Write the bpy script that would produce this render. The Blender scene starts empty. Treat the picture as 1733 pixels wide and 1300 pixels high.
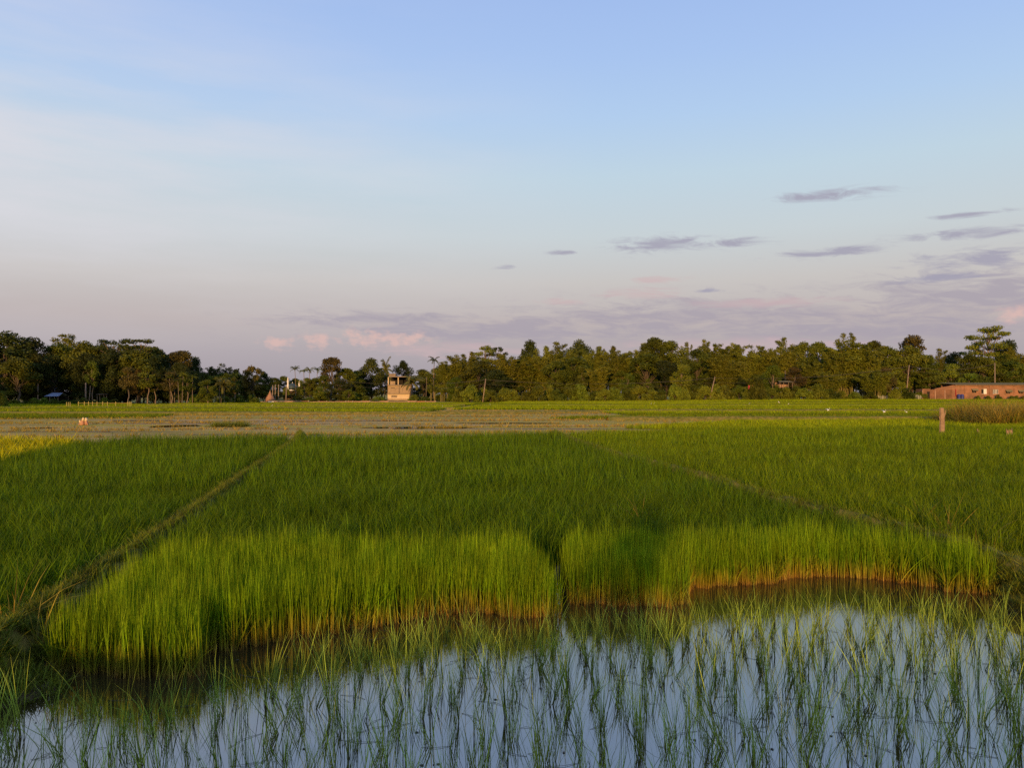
import bpy, bmesh, math, random
import numpy as np
from mathutils import Vector

# ------------------------------------------------------------------ camera, sky, sun, exposure
scene = bpy.context.scene
COL = scene.collection
H = 2.3            # eye height above the paddy water
F = 1300.0         # focal length in pixels of the 1733 px wide photograph
HY = 666.0         # horizon row

cam_d = bpy.data.cameras.new("camera")
cam = bpy.data.objects.new("camera", cam_d)
COL.objects.link(cam)
cam.location = (0, 0, H)
cam.rotation_euler = (math.radians(90) + math.atan((HY - 650) / F), 0, 0)
cam_d.sensor_width = 36.0
cam_d.lens = 36.0 * F / 1733.0
cam_d.clip_start = 0.05
cam_d.clip_end = 9000
scene.camera = cam

SUN_EL, SUN_AZ = 7.6, 190.6      # degrees; azimuth clockwise from +Y: the sun is low behind the camera
world = bpy.data.worlds.new("World")
scene.world = world
world.use_nodes = True


def lin(c):
    return tuple(((v / 255) / 12.92 if v / 255 <= 0.04045 else ((v / 255 + 0.055) / 1.055) ** 2.4) for v in c)


def build_world():
    nt = world.node_tree
    nt.nodes.clear()
    N, L = nt.nodes, nt.links

    def math_n(op, a, b=None, c=None, clamp=False):
        n = N.new('ShaderNodeMath'); n.operation = op; n.use_clamp = clamp
        for i, v in enumerate((a, b, c)):
            if v is None: continue
            if isinstance(v, (int, float)): n.inputs[i].default_value = v
            else: L.new(v, n.inputs[i])
        return n.outputs[0]

    def mix(fac, a, b, blend='MIX'):
        n = N.new('ShaderNodeMix'); n.data_type = 'RGBA'; n.blend_type = blend
        for s, v in ((n.inputs[0], fac), (n.inputs[6], a), (n.inputs[7], b)):
            if isinstance(v, (int, float)): s.default_value = v
            elif isinstance(v, tuple): s.default_value = (*v, 1)
            else: L.new(v, s)
        return n.outputs[2]
    out = N.new('ShaderNodeOutputWorld')
    bg = N.new('ShaderNodeBackground')
    L.new(bg.outputs[0], out.inputs[0])
    sky = N.new('ShaderNodeTexSky')
    sky.sky_type = 'NISHITA'; sky.sun_disc = False
    sky.sun_elevation = math.radians(SUN_EL); sky.sun_rotation = math.radians(SUN_AZ)
    sky.air_density = 1.0; sky.dust_density = 1.5; sky.ozone_density = 1.5
    tc = N.new('ShaderNodeTexCoord')
    sep = N.new('ShaderNodeSeparateXYZ'); L.new(tc.outputs['Generated'], sep.inputs[0])
    x, y, z = sep.outputs
    # tint by elevation: hazy evening air, mauve low down, grey-cream, then blue
    ramp = N.new('ShaderNodeValToRGB')
    L.new(math_n('ADD', math_n('MULTIPLY', z, 1.0), 0.0), ramp.inputs[0])
    cr = ramp.color_ramp
    stops = [(0.0, (166, 159, 170)), (0.05, (178, 168, 176)), (0.092, (194, 181, 181)), (0.142, (206, 200, 197)),
             (0.20, (206, 215, 219)), (0.271, (198, 219, 233)), (0.337, (184, 212, 245)), (0.40, (174, 203, 247)),
             (0.456, (167, 196, 245)), (0.7, (126, 162, 224)), (1.0, (100, 138, 208))]
    while len(cr.elements) < len(stops): cr.elements.new(0.5)
    for e, (p, c) in zip(cr.elements, stops):
        e.position = p; e.color = (*lin(c), 1)
    nish = mix(1.0, sky.outputs[0], (0.085, 0.085, 0.085), 'MULTIPLY')
    base = mix(0.9, nish, ramp.outputs[0])
    # direction as azimuth / elevation slopes
    az = math_n('ARCTAN2', x, y)
    el = math_n('ARCSINE', z)
    comb = N.new('ShaderNodeCombineXYZ')
    L.new(math_n('MULTIPLY', az, 17.0), comb.inputs[0]); L.new(math_n('ADD', math_n('MULTIPLY', el, 85.0), math_n('MULTIPLY', az, 4.0)), comb.inputs[1])
    nz = N.new('ShaderNodeTexNoise'); nz.inputs['Scale'].default_value = 1.0
    nz.inputs['Detail'].default_value = 8.0; nz.inputs['Roughness'].default_value = 0.66; nz.inputs['Distortion'].default_value = 0.6
    L.new(comb.outputs[0], nz.inputs['Vector'])
    noise = nz.outputs[0]
    comb2 = N.new('ShaderNodeCombineXYZ')
    L.new(math_n('MULTIPLY', az, 2.2), comb2.inputs[0]); L.new(math_n('MULTIPLY', el, 13.0), comb2.inputs[1])
    nz2 = N.new('ShaderNodeTexNoise'); nz2.inputs['Scale'].default_value = 1.0
    nz2.inputs['Detail'].default_value = 5.0; nz2.inputs['Roughness'].default_value = 0.55
    L.new(comb2.outputs[0], nz2.inputs['Vector'])
    comb3 = N.new('ShaderNodeCombineXYZ')
    L.new(math_n('MULTIPLY', az, 55.0), comb3.inputs[0]); L.new(math_n('MULTIPLY', el, 90.0), comb3.inputs[1])
    nz3 = N.new('ShaderNodeTexNoise'); nz3.inputs['Scale'].default_value = 1.0
    nz3.inputs['Detail'].default_value = 4.0; nz3.inputs['Roughness'].default_value = 0.6
    L.new(comb3.outputs[0], nz3.inputs['Vector'])
    # thin veil of high cirrus over the whole sky, denser in the west half
    cir = math_n('MULTIPLY', math_n('SUBTRACT', nz2.outputs[0], 0.38, clamp=True), 3.4, clamp=True)
    west = math_n('MULTIPLY_ADD', az, -1.5, 0.16, clamp=True)
    low = math_n('SUBTRACT', 1.0, math_n('MULTIPLY', math_n('ABSOLUTE', math_n('SUBTRACT', el, 0.27)), 4.2), clamp=True)
    veil = math_n('MULTIPLY', math_n('MULTIPLY', math_n('MULTIPLY_ADD', cir, 0.8, 0.2), west), low)
    base = mix(math_n('MULTIPLY', veil, 1.0, clamp=True), base, lin((222, 219, 226)))

    def cloudlayer(base, clouds, color, dens, puffy=False):
        tot = None
        for (px, py, w, h) in clouds:
            a0 = math.atan((px - 866.5) / F)
            e0 = math.atan((HY - py) / F * math.cos(a0))
            dx = math_n('DIVIDE', math_n('SUBTRACT', az, a0), w / F)
            dy = math_n('DIVIDE', math_n('SUBTRACT', el, e0), h / F)
            r2 = math_n('ADD', math_n('MULTIPLY', dx, dx), math_n('MULTIPLY', dy, dy))
            g = math_n('EXPONENT', math_n('MULTIPLY', r2, -1.0))
            tot = g if tot is None else math_n('MAXIMUM', tot, g)
        nn = nz3.outputs[0] if puffy else noise
        m = math_n('ADD', tot, math_n('MULTIPLY', math_n('SUBTRACT', nn, 0.5), 3.6))
        m = math_n('MULTIPLY', math_n('SUBTRACT', m, 0.26), 1.25, clamp=True)
        m = math_n('MULTIPLY', m, math_n('MULTIPLY', tot, 2.2, clamp=True))
        m = math_n('MULTIPLY', m, dens)
        return mix(m, base, color)
    # low banks
    base = cloudlayer(base, [(1170, 535, 300, 34), (1640, 500, 170, 36), (640, 540, 170, 15), (860, 560, 330, 26),
                             (1450, 560, 300, 26)], lin((168, 160, 172)), 0.8)
    base = cloudlayer(base, [(1090, 497, 75, 9), (950, 510, 55, 6), (1300, 512, 120, 9), (1715, 533, 26, 12),
                             (760, 592, 150, 14), (1107, 472, 48, 6), (1250, 585, 200, 14)], lin((205, 178, 180)), 0.6)
    base = cloudlayer(base, [(1400, 329, 80, 9), (1650, 361, 50, 4), (1628, 396, 85, 8), (1120, 413, 80, 14),
                             (1248, 408, 52, 9), (1405, 427, 80, 8), (1640, 440, 90, 16), (858, 451, 20, 4),
                             (955, 427, 28, 4), (1200, 492, 30, 4), (1590, 470, 60, 7)], lin((163, 160, 178)), 0.85)
    base = cloudlayer(base, [(618, 572, 46, 15), (690, 575, 34, 13), (535, 579, 26, 13), (468, 580, 26, 10),
                             (1722, 532, 24, 11)], lin((222, 186, 178)), 0.75, True)
    L.new(base, bg.inputs[0])
    bg.inputs[1].default_value = 1.0
    world.cycles.sampling_method = 'MANUAL'
    world.cycles.sample_map_resolution = 512


build_world()
sun_d = bpy.data.lights.new("sun", 'SUN')
sun = bpy.data.objects.new("sun", sun_d)
COL.objects.link(sun)
sun_d.energy = 4.9
sun_d.angle = math.radians(1.2)
sun_d.color = (1.0, 0.585, 0.22)
_a = math.radians(SUN_AZ); _e = math.radians(SUN_EL)
SUN_DIR = Vector((math.sin(_a) * math.cos(_e), math.cos(_a) * math.cos(_e), math.sin(_e)))
sun.rotation_euler = SUN_DIR.to_track_quat('Z', 'Y').to_euler()
sun.location = SUN_DIR * 50

vs = scene.view_settings
vs.view_transform = 'Standard'; vs.look = 'None'; vs.exposure = 0.0; vs.gamma = 1.0
cy = scene.cycles
cy.use_denoising = False
cy.max_bounces = 6; cy.diffuse_bounces = 2; cy.glossy_bounces = 3; cy.transmission_bounces = 4; cy.transparent_max_bounces = 6
cy.caustics_reflective = False; cy.caustics_refractive = False

# ------------------------------------------------------------------ helpers
rng = np.random.default_rng(7)
random.seed(7)


def P(px, py, z=0.0):
    """point on the level plane z seen at that pixel"""
    Y = (H - z) * F / (py - HY)
    return ((px - 866.5) / F * Y, Y)


def XD(px, D):
    return (px - 866.5) / F * D


def ZD(py, D):
    return H - (py - HY) / F * D


def tag(o, label=None, cat=None, group=None, kind=None):
    if label: o['label'] = label
    if cat: o['category'] = cat
    if group: o['group'] = group
    if kind: o['kind'] = kind
    return o


class MB:
    """collects vertices, faces and one float per vertex"""
    def __init__(self):
        self.v = []; self.f = []; self.r = []; self.k = []; self.n = 0

    def add(self, v, f, r=0.0, k=0.5):
        v = np.asarray(v, float).reshape(-1, 3)
        self.v.append(v)
        self.f.extend((np.asarray(f, int) + self.n).tolist() if len(f) and not isinstance(f[0], list) else [[i + self.n for i in q] for q in f])
        self.r.append(np.broadcast_to(np.asarray(r, float), (len(v),)))
        self.k.append(np.full(len(v), k))
        self.n += len(v)

    def box(self, c, s, rz=0.0, r=0.0):
        x, y, z = [k / 2 for k in s]
        p = np.array([(-x, -y, -z), (x, -y, -z), (x, y, -z), (-x, y, -z), (-x, -y, z), (x, -y, z), (x, y, z), (-x, y, z)])
        ca, sa = math.cos(rz), math.sin(rz)
        q = p.copy(); q[:, 0] = p[:, 0] * ca - p[:, 1] * sa; q[:, 1] = p[:, 0] * sa + p[:, 1] * ca
        self.add(q + np.array(c), [[0, 3, 2, 1], [4, 5, 6, 7], [0, 1, 5, 4], [1, 2, 6, 5], [2, 3, 7, 6], [3, 0, 4, 7]], r)
        return self

    def tube(self, pts, rad, sides=6, r=0.0, cap=True):
        pts = np.asarray(pts, float); n = len(pts)
        rad = np.broadcast_to(np.asarray(rad, float), (n,))
        tan = np.gradient(pts, axis=0)
        tan /= np.linalg.norm(tan, axis=1)[:, None] + 1e-9
        up = np.array([0.0, 0, 1.0])
        if abs(tan[:, 2]).mean() > 0.7: up = np.array([1.0, 0.05, 0])
        a = np.cross(tan, up); a /= np.linalg.norm(a, axis=1)[:, None] + 1e-9
        b = np.cross(tan, a)
        th = np.linspace(0, 2 * math.pi, sides, endpoint=False)
        v = (pts[:, None, :] + rad[:, None, None] * (np.cos(th)[None, :, None] * a[:, None, :] + np.sin(th)[None, :, None] * b[:, None, :])).reshape(-1, 3)
        f = []
        for i in range(n - 1):
            for j in range(sides):
                k = (j + 1) % sides
                f.append([i * sides + j, i * sides + k, (i + 1) * sides + k, (i + 1) * sides + j])
        if cap:
            f.append(list(range(sides - 1, -1, -1))); f.append([(n - 1) * sides + j for j in range(sides)])
        self.add(v, f, r)
        return self

    def lathe(self, c, prof, sides=12, r=0.0):
        """prof: list of (radius, z)"""
        th = np.linspace(0, 2 * math.pi, sides, endpoint=False)
        v = [(c[0] + q * math.cos(t), c[1] + q * math.sin(t), c[2] + z) for q, z in prof for t in th]
        f = []
        for i in range(len(prof) - 1):
            for j in range(sides):
                k = (j + 1) % sides
                f.append([i * sides + j, i * sides + k, (i + 1) * sides + k, (i + 1) * sides + j])
        f.append(list(range(sides - 1, -1, -1))); f.append([(len(prof) - 1) * sides + j for j in range(sides)])
        self.add(v, f, r)
        return self

    def mesh(self, name, smooth=False, attr=True):
        me = bpy.data.meshes.new(name)
        v = np.concatenate(self.v)
        me.from_pydata(v.tolist(), [], self.f)
        if attr:
            at = me.attributes.new('r', 'FLOAT', 'POINT')
            at.data.foreach_set('value', np.concatenate(self.r).astype(np.float32))
            at = me.attributes.new('k', 'FLOAT', 'POINT')
            at.data.foreach_set('value', np.concatenate(self.k).astype(np.float32))
        if smooth:
            me.polygons.foreach_set('use_smooth', np.ones(len(me.polygons), bool))
        me.update()
        return me

    def build(self, name, mat, parent=None, smooth=False):
        me = self.mesh(name, smooth)
        me.materials.append(mat)
        o = bpy.data.objects.new(name, me)
        COL.objects.link(o); o.parent = parent
        return o


def empty(name, loc, rz=0.0, label=None, cat=None, group=None):
    o = bpy.data.objects.new(name, None)
    o.empty_display_size = 0.3
    COL.objects.link(o); o.location = loc; o.rotation_euler = (0, 0, rz)
    return tag(o, label, cat, group)


def put(name, me, parent=None):
    o = bpy.data.objects.new(name, me); COL.objects.link(o); o.parent = parent
    return o


# ------------------------------------------------------------------ materials
class NT:
    def __init__(self, name):
        self.m = bpy.data.materials.new(name); self.m.use_nodes = True
        self.t = self.m.node_tree; self.t.nodes.clear()
        self.out = self.t.nodes.new('ShaderNodeOutputMaterial')

    def n(self, typ, **kw):
        n = self.t.nodes.new(typ)
        for k, v in kw.items():
            if hasattr(n, k): setattr(n, k, v)
        return n

    def setv(self, sock, v):
        if isinstance(v, bpy.types.NodeSocket): self.t.links.new(v, sock)
        elif isinstance(v, (tuple, list)) and len(v) == 3 and sock.type == 'RGBA': sock.default_value = (*v, 1)
        else: sock.default_value = v

    def math(self, op, a, b=None, clamp=False):
        n = self.n('ShaderNodeMath', operation=op, use_clamp=clamp)
        self.setv(n.inputs[0], a)
        if b is not None: self.setv(n.inputs[1], b)
        return n.outputs[0]

    def mix(self, f, a, b, blend='MIX'):
        n = self.n('ShaderNodeMix', data_type='RGBA', blend_type=blend)
        self.setv(n.inputs[0], f); self.setv(n.inputs[6], a); self.setv(n.inputs[7], b)
        return n.outputs[2]

    def noise(self, scale, detail=3.0, rough=0.55, vec=None, world=True, stretch=None):
        n = self.n('ShaderNodeTexNoise')
        n.inputs['Scale'].default_value = scale; n.inputs['Detail'].default_value = detail; n.inputs['Roughness'].default_value = rough
        if vec is None:
            vec = self.n('ShaderNodeNewGeometry').outputs['Position'] if world else self.n('ShaderNodeTexCoord').outputs['Object']
        if stretch:
            mp = self.n('ShaderNodeMapping'); self.setv(mp.inputs[0], vec); mp.inputs['Scale'].default_value = stretch
            vec = mp.outputs[0]
        self.setv(n.inputs['Vector'], vec)
        return n.outputs[0]

    def ramp(self, f, stops):
        n = self.n('ShaderNodeValToRGB'); cr = n.color_ramp
        while len(cr.elements) < len(stops): cr.elements.new(0.5)
        for e, (p, c) in zip(cr.elements, stops):
            e.position = p; e.color = (*c, 1) if len(c) == 3 else c
        self.setv(n.inputs[0], f)
        return n.outputs[0]

    def attr(self, name='r'):
        return self.n('ShaderNodeAttribute', attribute_name=name).outputs['Fac']

    def rand(self):
        return self.n('ShaderNodeObjectInfo').outputs['Random']

    def bsdf(self, col, rough=0.8, spec=0.2, metal=0.0, bump=None, bstr=0.3, bdist=0.02):
        b = self.n('ShaderNodeBsdfPrincipled')
        self.setv(b.inputs['Base Color'], col); self.setv(b.inputs['Roughness'], rough)
        b.inputs['Specular IOR Level'].default_value = spec; b.inputs['Metallic'].default_value = metal
        if bump is not None:
            bp = self.n('ShaderNodeBump'); bp.inputs['Strength'].default_value = bstr; bp.inputs['Distance'].default_value = bdist
            self.setv(bp.inputs['Height'], bump); self.t.links.new(bp.outputs[0], b.inputs['Normal'])
        return b.outputs[0]

    def done(self, sh):
        self.t.links.new(sh, self.out.inputs[0])
        return self.m

    def leaf(self, col, trans=0.28, rough=0.6, spec=0.12):
        b = self.bsdf(col, rough, spec)
        tr = self.n('ShaderNodeBsdfTranslucent'); self.setv(tr.inputs[0], col)
        mx = self.n('ShaderNodeMixShader'); mx.inputs[0].default_value = trans
        self.t.links.new(b, mx.inputs[1]); self.t.links.new(tr.outputs[0], mx.inputs[2])
        return self.done(mx.outputs[0])


def plain(name, c1, c2=None, scale=3.0, rough=0.85, spec=0.2, metal=0.0, bstr=0.25, world=False):
    t = NT(name)
    nz = t.noise(scale, 5, 0.6, world=world)
    col = t.mix(t.ramp(nz, [(0.3, (0, 0, 0)), (0.7, (1, 1, 1))]), c1, c2 or tuple(v * 0.7 for v in c1))
    return t.done(t.bsdf(col, rough, spec, metal, bump=t.noise(scale * 8, 3, world=world), bstr=bstr))


def foliage(name, dark, light, trans=0.22):
    t = NT(name)
    col = t.mix(t.attr('r'), dark, light)
    k = t.rand()
    hs = t.n('ShaderNodeHueSaturation')
    t.setv(hs.inputs['Color'], col)
    t.setv(hs.inputs['Hue'], t.math('MULTIPLY_ADD', k, 0.035) if False else t.math('ADD', t.math('MULTIPLY', k, 0.04), 0.478))
    t.setv(hs.inputs['Value'], t.math('ADD', t.math('MULTIPLY', t.math('FRACT', t.math('MULTIPLY', k, 7.31)), 0.6), 0.68))
    return t.leaf(hs.outputs[0], trans)


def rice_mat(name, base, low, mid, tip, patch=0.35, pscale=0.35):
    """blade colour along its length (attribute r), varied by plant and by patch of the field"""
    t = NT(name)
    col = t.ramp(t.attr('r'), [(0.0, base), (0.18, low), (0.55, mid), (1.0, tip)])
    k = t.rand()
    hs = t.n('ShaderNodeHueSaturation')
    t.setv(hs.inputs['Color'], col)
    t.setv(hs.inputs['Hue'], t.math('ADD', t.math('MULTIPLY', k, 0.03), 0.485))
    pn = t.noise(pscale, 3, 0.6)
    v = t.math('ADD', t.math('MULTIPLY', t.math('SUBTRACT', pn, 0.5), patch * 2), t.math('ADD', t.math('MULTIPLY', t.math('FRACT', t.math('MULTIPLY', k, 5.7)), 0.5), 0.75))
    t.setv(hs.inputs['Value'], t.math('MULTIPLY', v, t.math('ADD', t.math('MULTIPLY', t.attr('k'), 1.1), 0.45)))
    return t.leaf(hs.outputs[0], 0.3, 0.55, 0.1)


M = {}
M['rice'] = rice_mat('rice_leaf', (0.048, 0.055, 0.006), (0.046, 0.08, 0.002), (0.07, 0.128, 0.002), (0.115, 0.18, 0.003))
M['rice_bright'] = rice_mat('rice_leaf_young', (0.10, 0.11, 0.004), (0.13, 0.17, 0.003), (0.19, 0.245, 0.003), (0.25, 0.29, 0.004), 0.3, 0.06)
M['rice_yellow'] = rice_mat('rice_leaf_ripening', (0.18, 0.15, 0.008), (0.24, 0.22, 0.005), (0.32, 0.31, 0.004), (0.40, 0.37, 0.005), 0.15, 0.1)
M['seedling'] = rice_mat('seedling_leaf', (0.40, 0.22, 0.055), (0.30, 0.24, 0.02), (0.135, 0.23, 0.004), (0.225, 0.32, 0.006), 0.45, 1.1)
M['tuft'] = rice_mat('paddy_tuft_leaf', (0.20, 0.15, 0.05), (0.20, 0.23, 0.03), (0.28, 0.38, 0.04), (0.36, 0.46, 0.065), 0.25, 0.8)
M['weed'] = rice_mat('bund_weed', (0.12, 0.10, 0.02), (0.11, 0.12, 0.010), (0.15, 0.18, 0.010), (0.28, 0.25, 0.03), 0.6, 0.9)
M['drygrass'] = rice_mat('dry_grass', (0.20, 0.13, 0.02), (0.25, 0.17, 0.022), (0.32, 0.22, 0.028), (0.40, 0.28, 0.045), 0.4, 0.12)
M['leaf_dark'] = foliage('leaf_dark', (0.02, 0.03, 0.006), (0.072, 0.085, 0.012))
M['leaf_mid'] = foliage('leaf_mid', (0.04, 0.055, 0.005), (0.135, 0.15, 0.013))
M['leaf_light'] = foliage('leaf_light', (0.07, 0.10, 0.007), (0.175, 0.20, 0.016))
M['leaf_brown'] = foliage('leaf_brown', (0.045, 0.038, 0.010), (0.13, 0.095, 0.02))
M['leaf_bamboo'] = foliage('leaf_bamboo', (0.06, 0.075, 0.005), (0.18, 0.18, 0.016))
M['leaf_palm'] = foliage('leaf_palm', (0.05, 0.058, 0.010), (0.15, 0.135, 0.03))
M['leaf_banana'] = foliage('leaf_banana', (0.10, 0.12, 0.012), (0.2, 0.2, 0.03), 0.4)
M['leaf_yellow'] = foliage('leaf_yellow', (0.10, 0.085, 0.010), (0.26, 0.2, 0.03))
M['bark'] = plain('bark', (0.13, 0.095, 0.06), (0.06, 0.045, 0.03), 2.5)
M['bark_pale'] = plain('bark_pale', (0.25, 0.18, 0.12), (0.13, 0.095, 0.065), 2.5)
M['culm'] = plain('bamboo_culm', (0.26, 0.22, 0.07), (0.15, 0.13, 0.05), 1.5)
M['wood'] = plain('weathered_wood', (0.36, 0.235, 0.135), (0.19, 0.12, 0.07), 6.0)
M['post'] = plain('pole_wood', (0.30, 0.22, 0.15), (0.17, 0.12, 0.08), 3.0)
M['plaster'] = plain('cream_plaster', (0.60, 0.46, 0.29), (0.46, 0.34, 0.21), 1.2)
M['plaster_raw'] = plain('raw_plaster', (0.38, 0.27, 0.16), (0.25, 0.175, 0.10), 1.2)
M['concrete'] = plain('concrete', (0.27, 0.21, 0.15), (0.17, 0.13, 0.095), 1.5)
M['white'] = plain('white_paint', (0.78, 0.72, 0.62), (0.6, 0.54, 0.45), 1.5)
M['pinkwall'] = plain('faded_pink_wall', (0.36, 0.22, 0.14), (0.24, 0.14, 0.09), 0.8)
M['tin'] = plain('weathered_tin', (0.26, 0.21, 0.10), (0.17, 0.14, 0.07), 1.0, 0.95, 0.0, 0.0)
M['tin_blue'] = plain('pale_tin', (0.42, 0.45, 0.55), (0.33, 0.36, 0.45), 1.0, 0.5, 0.4, 0.2)
M['tin_red'] = plain('red_tin', (0.34, 0.11, 0.06), (0.24, 0.08, 0.05), 1.0, 0.6)
M['dark'] = plain('interior_shade', (0.025, 0.02, 0.016), (0.015, 0.012, 0.01))  # near-black colour standing in for the shade inside openings
M['blue'] = plain('blue_plastic', (0.04, 0.05, 0.20), (0.03, 0.035, 0.14), 2.0, 0.5, 0.3)
M['red'] = plain('red_paint', (0.30, 0.02, 0.02), (0.2, 0.015, 0.015), 2.0, 0.6)
M['redcloth'] = plain('red_cloth', (0.42, 0.06, 0.06), (0.30, 0.05, 0.05), 4.0)
M['dome'] = plain('slate_green_dome', (0.05, 0.075, 0.075), (0.035, 0.05, 0.055), 1.0, 0.5)
M['straw'] = plain('straw', (0.40, 0.21, 0.11), (0.28, 0.14, 0.07), 5.0)
M['creamstraw'] = plain('cream_straw', (0.68, 0.52, 0.28), (0.5, 0.36, 0.18), 8.0)
M['clay'] = plain('clay_bundle', (0.46, 0.24, 0.13), (0.34, 0.16, 0.09), 6.0)
M['feather'] = plain('white_feather', (0.82, 0.80, 0.74), (0.7, 0.67, 0.6), 6.0)
M['beak'] = plain('yellow_beak', (0.5, 0.3, 0.04))
M['legdark'] = plain('dark_leg', (0.04, 0.035, 0.03))
M['skin'] = plain('skin', (0.30, 0.17, 0.10), (0.25, 0.14, 0.085), 6.0)
M['hair'] = plain('hair', (0.012, 0.010, 0.009))
M['greycloth'] = plain('grey_cloth', (0.16, 0.16, 0.17), (0.11, 0.11, 0.12), 8.0)
M['bottle'] = plain('grey_plastic', (0.42, 0.42, 0.42), (0.32, 0.32, 0.32), 20.0, 0.3, 0.5)
M['drypost'] = plain('dry_bamboo_rail', (0.42, 0.34, 0.10), (0.3, 0.24, 0.07))
M['cable'] = plain('cable', (0.08, 0.07, 0.06))
M['wire_net'] = plain('net_cord', (0.5, 0.48, 0.36), (0.4, 0.38, 0.28))
M['asphalt'] = plain('asphalt', (0.055, 0.053, 0.05), (0.04, 0.038, 0.036), 4.0, 0.9, 0.2, world=True)


def brick_mat(name, g):
    t = NT(name)
    tc = t.n('ShaderNodeTexCoord')
    b = t.n('ShaderNodeTexBrick')
    mp = t.n('ShaderNodeMapping'); t.setv(mp.inputs[0], tc.outputs['Object']); mp.inputs['Rotation'].default_value = (math.radians(90), 0, 0)
    t.setv(b.inputs['Vector'], mp.outputs[0])
    b.inputs['Color1'].default_value = (0.42, 0.17, 0.075, 1); b.inputs['Color2'].default_value = (0.33, 0.125, 0.055, 1)
    b.inputs['Mortar'].default_value = (0.40, 0.26, 0.17, 1); b.inputs['Scale'].default_value = 1.0
    b.inputs['Brick Width'].default_value = 0.25; b.inputs['Row Height'].default_value = 0.085; b.inputs['Mortar Size'].default_value = 0.012
    n = t.noise(0.5, 5, 0.65, world=False)
    col = t.mix(t.ramp(n, [(0.38, (0, 0, 0)), (0.66, (1, 1, 1))]), b.outputs[0], (0.20, 0.11, 0.06))
    col = t.mix(1.0, col, (g, g, g), 'MULTIPLY')
    return t.done(t.bsdf(col, 0.9, 0.1, bump=b.outputs['Fac'], bstr=0.3))


M['brick'] = brick_mat('brick', 0.85)
M['brick_old'] = brick_mat('weathered_brick', 0.62)


def ground_mat():
    t = NT('paddy_ground')
    veg = t.attr('veg')
    n1 = t.noise(0.30, 6, 0.6, stretch=(0.10, 1.0, 1.0))
    n2 = t.noise(2.5, 6, 0.65)
    mud = t.mix(n2, (0.20, 0.125, 0.06), (0.10, 0.062, 0.03))
    dry = t.mix(n2, (0.66, 0.41, 0.13), (0.46, 0.27, 0.085))
    fallow = t.mix(t.ramp(n1, [(0.38, (0, 0, 0)), (0.56, (1, 1, 1))]), dry, t.mix(n2, (0.40, 0.29, 0.02), (0.54, 0.37, 0.05)))
    n3 = t.noise(0.5, 5, 0.6, stretch=(0.06, 1.0, 1.0))
    fallow = t.mix(t.ramp(n3, [(0.55, (0, 0, 0)), (0.62, (1, 1, 1))]), fallow, t.mix(n2, (0.27, 0.16, 0.09), (0.20, 0.115, 0.06)))
    green = t.mix(n2, (0.09, 0.11, 0.012), (0.15, 0.16, 0.018))
    c = t.mix(t.math('MULTIPLY', veg, 2.0, clamp=True), mud, fallow)
    c = t.mix(t.math('SUBTRACT', t.math('MULTIPLY', veg, 2.0), 1.0, clamp=True), c, green)
    return t.done(t.bsdf(c, 0.9, 0.1, bump=t.noise(6, 6, 0.7), bstr=0.6, bdist=0.05))


M['ground'] = ground_mat()


def bund_mat():
    t = NT('bund_earth')
    n = t.noise(3.0, 6, 0.65)
    c = t.ramp(n, [(0.3, (0.10, 0.105, 0.012)), (0.5, (0.20, 0.17, 0.025)), (0.7, (0.36, 0.25, 0.06))])
    return t.done(t.bsdf(c, 0.95, 0.1, bump=t.noise(14, 5, 0.7), bstr=0.8, bdist=0.04))


M['bund'] = bund_mat()


def water_mat():
    t = NT('paddy_water')
    bp = t.n('ShaderNodeBump'); bp.inputs['Strength'].default_value = 0.10; bp.inputs['Distance'].default_value = 0.004
    t.setv(bp.inputs['Height'], t.noise(5.0, 3, 0.5))
    gl = t.n('ShaderNodeBsdfGlossy'); gl.inputs['Roughness'].default_value = 0.015
    gl.inputs['Color'].default_value = (1.0, 0.98, 0.94, 1)
    t.t.links.new(bp.outputs[0], gl.inputs['Normal'])
    df = t.n('ShaderNodeBsdfDiffuse')
    t.setv(df.inputs['Color'], t.mix(t.noise(1.2, 4), (0.050, 0.032, 0.012), (0.030, 0.020, 0.008)))
    fr = t.n('ShaderNodeFresnel'); fr.inputs['IOR'].default_value = 4.3
    t.t.links.new(bp.outputs[0], fr.inputs['Normal'])
    mx = t.n('ShaderNodeMixShader')
    t.t.links.new(fr.outputs[0], mx.inputs[0]); t.t.links.new(df.outputs[0], mx.inputs[1]); t.t.links.new(gl.outputs[0], mx.inputs[2])
    return t.done(mx.outputs[0])


M['water'] = water_mat()

# ------------------------------------------------------------------ plan of the fields
LEFT_FRONT = [P(85, 1135), P(160, 1140), P(265, 1150), P(340, 1142), P(352, 1106), P(440, 1092), P(550, 1075), P(640, 1060),
              P(740, 1041), P(830, 1036), P(880, 1047), P(945, 1044)]
RIGHT_FRONT = [P(966, 1022), P(1050, 1025), P(1150, 1028), P(1162, 998), P(1250, 990), P(1308, 988), P(1314, 980),
               P(1390, 975), P(1480, 980), P(1590, 995), P(1600, 1001), P(1688, 1006)]
BED_LEFT = LEFT_FRONT + [(0.36, 8.6), (0.12, 9.8), (-2.0, 9.75), (-4.15, 9.5), (-4.02, 8.0)]
BED_RIGHT = RIGHT_FRONT + [(5.45, 9.4), (4.6, 10.3), (3.0, 10.4), (1.8, 10.1), (0.78, 10.0), (0.62, 9.2)]
POND = LEFT_FRONT + [(0.47, 8.6), (0.42, 9.4), (0.58, 9.4), (0.60, 8.6)] + RIGHT_FRONT + \
    [(5.45, 8.2), (5.6, 7.2), (7.5, 6.0), (9, 4), (9, 2.6), (-9, 2.6), (-9, 4.6), (-5.5, 4.95), (-4.4, 5.2), (-3.72, 5.5), (-3.42, 5.8), (-3.4, 6.05)]
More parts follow.
